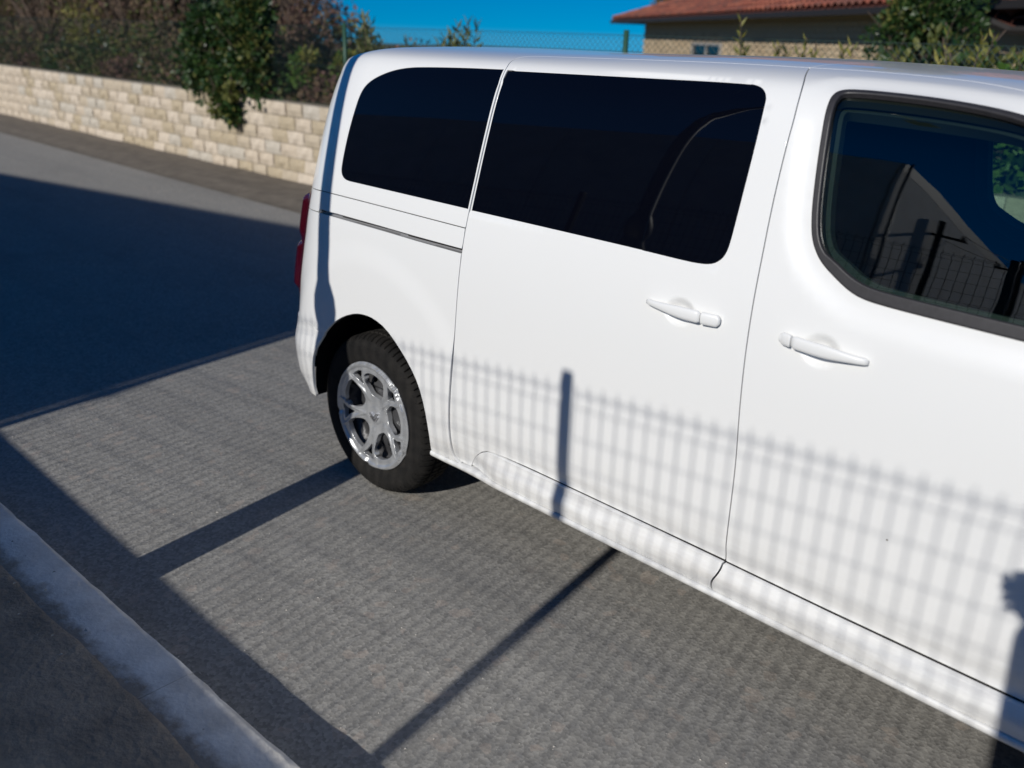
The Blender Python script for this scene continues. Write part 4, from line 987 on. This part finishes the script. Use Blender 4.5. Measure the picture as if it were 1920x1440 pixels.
# evergreen tree in front of the house
et = shrub('evergreen_tree', 'tree', 'dark evergreen tree standing in front of the cream house', ax(1700, 9.2), 9.2, .99, .80, .7, 3.0, 17000, .060, ['dark', 'dark', 'dark', 'olive'], 71, 44, .34, 40, part='crown', hollow=.25, crs=.52)
mb = MB(); mb.tube([(0, 0, -.3), (.03, 0, .6), (0, .05, 1.6)], [.11, .09, .05], 10); mb.build('trunk', BARK, et, True)
bt = shrub('tall_tree', 'tree', 'dark tree rising behind the ridge of the tiled roof', -22.3, 36, 1.0, 1.5, 1.5, 4.6, 6500, .24, ['dark', 'brown'], 72, 22, .34, 20, part='crown')
mb = MB(); mb.tube([(0, 0, -1.3), (0, 0, 3)], [.25, .15], 10); mb.build('trunk', BARK, bt, True)

# ---------------------------------------------------------------- house with tiled roof
E0 = Vector((-16.2, 22.4, 0)); E1 = Vector((-5.15, 13.85, 0)); ex = (E1 - E0).normalized(); Lh = (E1 - E0).length + 2.2
hz = 2.40
ang = math.atan2(ex.y, ex.x)
house = empty('house', (E0.x, E0.y, 0), ang); setp(house, 'cream brick bungalow with a red clay tile roof beyond the garden', 'house')
# local frame: x along the eave, y away from the viewer, z up
ov = .5
CREAM = [simple('cream_brick_%d' % i, c, .9, noise=(20, .2)) for i, c in enumerate(((.58, .44, .28), (.64, .50, .33), (.52, .40, .26)))]
TILE = [simple('clay_tile_%d' % i, c, .8, noise=(14, .3), bump=(30, .3)) for i, c in enumerate(((.30, .085, .05), (.23, .075, .05), (.36, .12, .07), (.18, .07, .05)))]
FASC = simple('dark_gutter', (.022, .019, .018), .6); SOFF = simple('soffit_board', (.16, .12, .085), .8)
Dh = 9.0
mb = MB(); mb.box(1.9, Lh + 6, ov, Dh - ov, .6, hz - .02); mb.build('wall', CREAM[0], house)
# brick courses on the wall that shows over the van
cv = MB()
rowi = 0
bw, bh = .30, .095
rr_ = random.Random(4); zz = 1.05; nb_ = 0; rest = MB()
while zz < hz - .12:
    x = 1.9 + (.15 if rowi % 2 else 0)
    while x < Lh - .4:
        if not (ov + 5.7 < x < ov + 8.0 and zz < 1.95):
            if nb_ < 290 and zz > 1.3:
                b_ = MB(); b_.box(x + .006, x + bw - .006, ov - .02 - rr_.random()*.004, ov - .002, zz + .006, zz + bh - .006); b_.build('brick', CREAM[rr_.randrange(3)], house); nb_ += 1
            else: rest.box(x + .006, x + bw - .006, ov - .02, ov - .002, zz + .006, zz + bh - .006)
        x += bw
    zz += bh; rowi += 1
o = rest.build('low_bricks', CREAM[1], house); o['kind'] = 'stuff'
f = MB(); f.box(ov + 5.951, ov + 8.0, ov - .07, ov + .01, 1.80, 1.86); f.box(ov + 5.951, ov + 6.0001, ov - .07, ov + .01, 1.1, 1.80); f.box(ov + 7.951, ov + 8.0, ov - .07, ov + .01, 1.1, 1.80); f.box(ov + 6.9501, ov + 7.0, ov - .05, ov + .01, 1.1, 1.80); wf = f.build('window', simple('window_frame_grey', (.30, .29, .28), .6), house)
f = MB(); f.box(ov + 6.0001, ov + 7.951, ov - .012, ov - .003, 1.1, 1.80); f.build('pane', PGLASS, wf)
mb = MB(); mb.box(.02, Lh + 6, .02, ov, hz - .03, hz); mb.build('soffit', SOFF, house)
mb = MB(); mb.box(0, Lh + 6, -.10, .02, hz - .05, hz + .05); mb.box(-.08, .02, -.10, Dh, hz - .05, hz + .05); mb.build('gutter', FASC, house)
slope = math.radians(19); tr_ = .36; tw = .235
nrows = 11
# roof deck, hipped at the left end
ridgeh = Dh / 2 * math.tan(slope)
mb = MB(); mb.add([(-.05, -.05, hz + .05), (Lh + 6, -.05, hz + .05), (Lh + 6, Dh/2, hz + .05 + ridgeh), (Dh/2, Dh/2, hz + .05 + ridgeh), (-.05, Dh, hz + .05), (Lh + 6, Dh, hz + .05)], [(0, 1, 2, 3), (0, 3, 4), (3, 2, 5, 4)]); mb.build('roof', TILE[1], house)
tv = []
for k in range(4):
    V = []; n = 6
    for j, (yy, zoff) in enumerate(((0, .045), (.40, .012))):
        for i in range(n + 1):
            a = math.pi * i / n; V.append((tw/2 - math.cos(a) * tw * .40, yy * math.cos(slope), zoff + math.sin(a) * (.065 - .008 * j) + yy * math.sin(slope)))
    V += [(v[0], v[1] + .002, v[2] - .018) for v in V[:n+1]]
    Fc = [(i, i + 1, n + 2 + i, n + 1 + i) for i in range(n)] + [(i, 2*(n+1) + i, 2*(n+1) + i + 1, i + 1) for i in range(n)]
    me = bpy.data.meshes.new('roof_tile'); me.from_pydata(V, [], Fc); me.polygons.foreach_set('use_smooth', [True]*len(me.polygons)); me.materials.append(TILE[k]); tv.append(me)
rt = random.Random(8); cnt_ = 0; rest = MB()
for row in range(nrows):
    yb = row * .36 * math.cos(slope) - .08; zb = hz + .05 + max(row * .36, 0) * math.sin(slope)
    x = yb + .05
    while x < Lh + 4:
        k = rt.randrange(4)
        if cnt_ < 298 and row < 6 and x < Lh:
            o = bpy.data.objects.new('roof_tile', tv[k]); col.objects.link(o); o.parent = house; o.location = (x, yb, zb + rt.uniform(-.006, .006)); cnt_ += 1
        else: rest.add([(v.co.x + x, v.co.y + yb, v.co.z + zb) for v in tv[k].vertices], [tuple(p.vertices) for p in tv[k].polygons])
        x += tw
o = rest.build('far_roof_tiles', TILE[0], house); o['kind'] = 'stuff'
mb = MB(); 
for k in range(14):
    a = Vector((k * .36, k * .36, hz + .10 + k * .36 * math.tan(slope))); b = a + Vector((.40, .40, .40 * math.tan(slope))); mb.tube([a, b], [.10, .085], 7)
mb.build('hip_tiles', TILE[2], house)
# nearer wing whose eave runs down at the right edge
wing = empty('porch_roof', (-1.45, 10.9, 0), math.radians(-18)); setp(wing, 'nearer brown walled porch with a drooping tiled roof at the right edge', 'porch')
mb = MB(); mb.box(.3, 7, .5, 4, .9, 2.30); mb.build('wall', simple('brown_wall', (.10, .055, .038), .9, noise=(6, .3)), wing)
mb = MB(); mb.add([(-.9, 0, 2.62), (.55, 0, 2.15), (7.5, 0, 2.10), (7.5, 3, 3.1), (.4, 3, 3.2), (-1.6, 3, 3.4)], [(0, 1, 4, 5), (1, 2, 3, 4)])
mb.build('roof', TILE[1], wing)
mb = MB(); mb.tube([(-.9, -.05, 2.58), (.55, -.05, 2.11), (7.5, -.05, 2.06)], .055, 6); mb.build('gutter', FASC, wing)
rest = []
rt = random.Random(18)
for row in range(5):
    for i in range(26):
        t = i * tw; yb = row * .36 * .94 - .05
        x = -.9 + t; zed = 2.64 - .324 * t if t < 1.45 else 2.17 - .007 * (t - 1.45); 
        o = bpy.data.objects.new('roof_tile', tv[rt.randrange(4)]); col.objects.link(o); o.parent = wing; o.location = (x, yb, zed + row * .36 * math.sin(slope) - .02)

# ---------------------------------------------------------------- the photographer, just behind the lens; only the shadow is in view
SKIN = simple('skin', (.50, .30, .22), .5); JACK = simple('navy_jacket', (.03, .04, .07), .85, noise=(40, .3)); JEAN = simple('jeans', (.04, .06, .11), .9, noise=(60, .3)); HAIR = simple('hair', (.03, .02, .015), .6)
fw = Vector((-.68, .73, 0)).normalized(); rt_ = Vector((fw.y, -fw.x, 0)); org = Vector((3.15, -2.45, .142))
def W_(r_, f_, z_): return org + rt_ * r_ + fw * f_ + Vector((0, 0, z_))
def skin_obj(name, verts, edges, mat, parent=None, sub=2):
    me = bpy.data.meshes.new(name); me.from_pydata([v for v, _ in verts], edges, []); o = link(name, me, mat, parent)
    md = o.modifiers.new('skin', 'SKIN'); md.use_smooth_shade = True
    for sv, (_, r_) in zip(me.skin_vertices[0].data, verts): sv.radius = r_ if isinstance(r_, tuple) else (r_, r_)
    me.skin_vertices[0].data[0].use_root = True
    s_ = o.modifiers.new('sub', 'SUBSURF'); s_.levels = sub; s_.render_levels = sub; return o
CAMP = Vector(cam.matrix_world.translation); CR = Vector((.7202, .6930, .0324)); CU = Vector((-.2771, .2446, .9292)); CF = Vector((-.6360, .6782, -.3682))
phone_c = CAMP - CF * .012 + CR * .050
hl = phone_c - CR * .078 - CU * .03 - CF * .02; hr = phone_c + CR * .085 - CU * .03 - CF * .02
# body: pelvis, spine, neck, head, arms, legs as one skinned chain
bv = [(W_(0, 0, .93), (.16, .12)), (W_(0, .0, 1.12), (.155, .115)), (W_(0, .01, 1.33), (.175, .12)), (W_(0, .0, 1.47), (.10, .08)), (W_(0, .03, 1.55), .058), (W_(0, .06, 1.66), (.082, .10)), (W_(0, .06, 1.74), (.078, .095)),
      (W_(-.19, 0, 1.42), .078), (W_(-.25, .08, 1.18), .062), (hl - CF*.06 - CU*.03, .032),
      (W_(.19, 0, 1.44), .068), (W_(.30, .12, 1.28), .050), (hr - CF*.06 - CU*.03, .032),
      (W_(-.10, 0, .86), .10), (W_(-.12, .03, .48), .068), (W_(-.12, -.02, .10), .048), (W_(-.13, .12, .05), (.045, .04)),
      (W_(.10, 0, .86), .10), (W_(.13, .03, .48), .068), (W_(.13, -.02, .10), .048), (W_(.14, .12, .05), (.045, .04))]
be = [(0, 1), (1, 2), (2, 3), (3, 4), (4, 5), (5, 6), (2, 7), (7, 8), (8, 9), (2, 10), (10, 11), (11, 12), (0, 13), (13, 14), (14, 15), (15, 16), (0, 17), (17, 18), (18, 19), (19, 20)]
person = skin_obj('person', bv, be, JACK)
setp(person, 'person in a navy jacket on the pavement raising a phone towards the van', 'person')
def face():
    h = W_(0, .075, 1.70)
    s = MB()
    M = Matrix.Translation(h)
    for i in range(9):
        for j in range(12): pass
    o = lathe('face', [(0, .118), (.045, .105), (.078, .05), (.083, 0), (.076, -.05), (.05, -.10), (.022, -.122), (0, -.125)], SKIN, person, 20, 'Z', h + fw * .022)
    for sx in (-1, 1):
        lathe('eye', [(0, .011), (.008, .008), (.011, 0), (.008, -.008), (0, -.011)], simple('eye', (.7, .7, .68), .2), person, 10, 'Z', h + fw * .097 + rt_ * .030 * sx + Vector((0, 0, .01)))
        lathe('ear', [(0, .03), (.014, .02), (.017, 0), (.012, -.022), (0, -.03)], SKIN, person, 8, 'Z', h + fw * .01 + rt_ * .084 * sx)
    lathe('nose', [(0, .022), (.008, .01), (.015, -.012), (.010, -.02), (0, -.022)], SKIN, person, 8, 'Z', h + fw * .112 + Vector((0, 0, -.018)))
    mb = MB(); mb.tube([h + fw * .098 + rt_ * .022 + Vector((0, 0, -.062)), h + fw * .104 + Vector((0, 0, -.060)), h + fw * .098 - rt_ * .022 + Vector((0, 0, -.062))], [.003, .006, .003], 6); mb.build('mouth', simple('lips', (.4, .14, .12), .5), person, True)
    lathe('hair', [(0, .135), (.06, .122), (.094, .06), (.097, 0), (.086, -.06), (.06, -.09)], HAIR, person, 20, 'Z', h - fw * .018 + Vector((0, 0, .012)))
face()
for side_, hp, sgn in ((0, hl, -1), (1, hr, 1)):
    palm = hp - CF * .035
    hv = [(hp - CF * .085 - CU * .03, .026), (palm - CU * .01, (.030, .020)), (palm + CU * .02, (.032, .018))]; hedg = [(0, 1), (1, 2)]
    o = skin_obj('hand', hv, hedg, SKIN, person)
    for i, (du, ln) in enumerate(((.045, .9), (.022, 1.0), (-.002, .95), (-.026, .78))):
        a = palm + CU * (du * .6 + .01) + CR * sgn * .012; b = a + (CF * .05 + CU * du * .4 + CR * sgn * .012) * ln; c = b + (CF * .012 - CR * sgn * .022) * ln
        skin_obj('finger', [(a, .0095), (b, .009), (c, .0078)], [(0, 1), (1, 2)], SKIN, person)
    a = palm - CR * sgn * .010 - CU * .01; b = a - CR * sgn * .022 + CF * .004 + CU * .012; c = b - CR * sgn * .018 + CU * .016
    skin_obj('thumb', [(a, .012), (b, .0105), (c, .009)], [(0, 1), (1, 2)], SKIN, person)
for sx in (-1, 1):
    skin_obj('trouser_leg', [(W_(.10 * sx, 0, .88), .112), (W_(.125 * sx, .03, .48), .080), (W_(.125 * sx, -.02, .13), .066)], [(0, 1), (1, 2)], JEAN, person)
    skin_obj('shoe', [(W_(.13 * sx, -.05, .045), (.045, .045)), (W_(.135 * sx, .06, .045), (.048, .045)), (W_(.14 * sx, .16, .035), (.042, .032))], [(0, 1), (1, 2)], BLACK, person)
ph_ = MB(); Mp = Matrix((tuple(CR) + (0,), tuple(CU) + (0,), tuple(-CF) + (0,), (0, 0, 0, 1))).transposed(); Mp = Matrix.Translation(phone_c) @ Mp
ph_.box(-.074, .074, -.036, .036, .0, .008, Mp); po = ph_.build('phone', BLACK, bevel=.003); setp(po, 'black phone held sideways in both hands of the person on the pavement', 'phone')
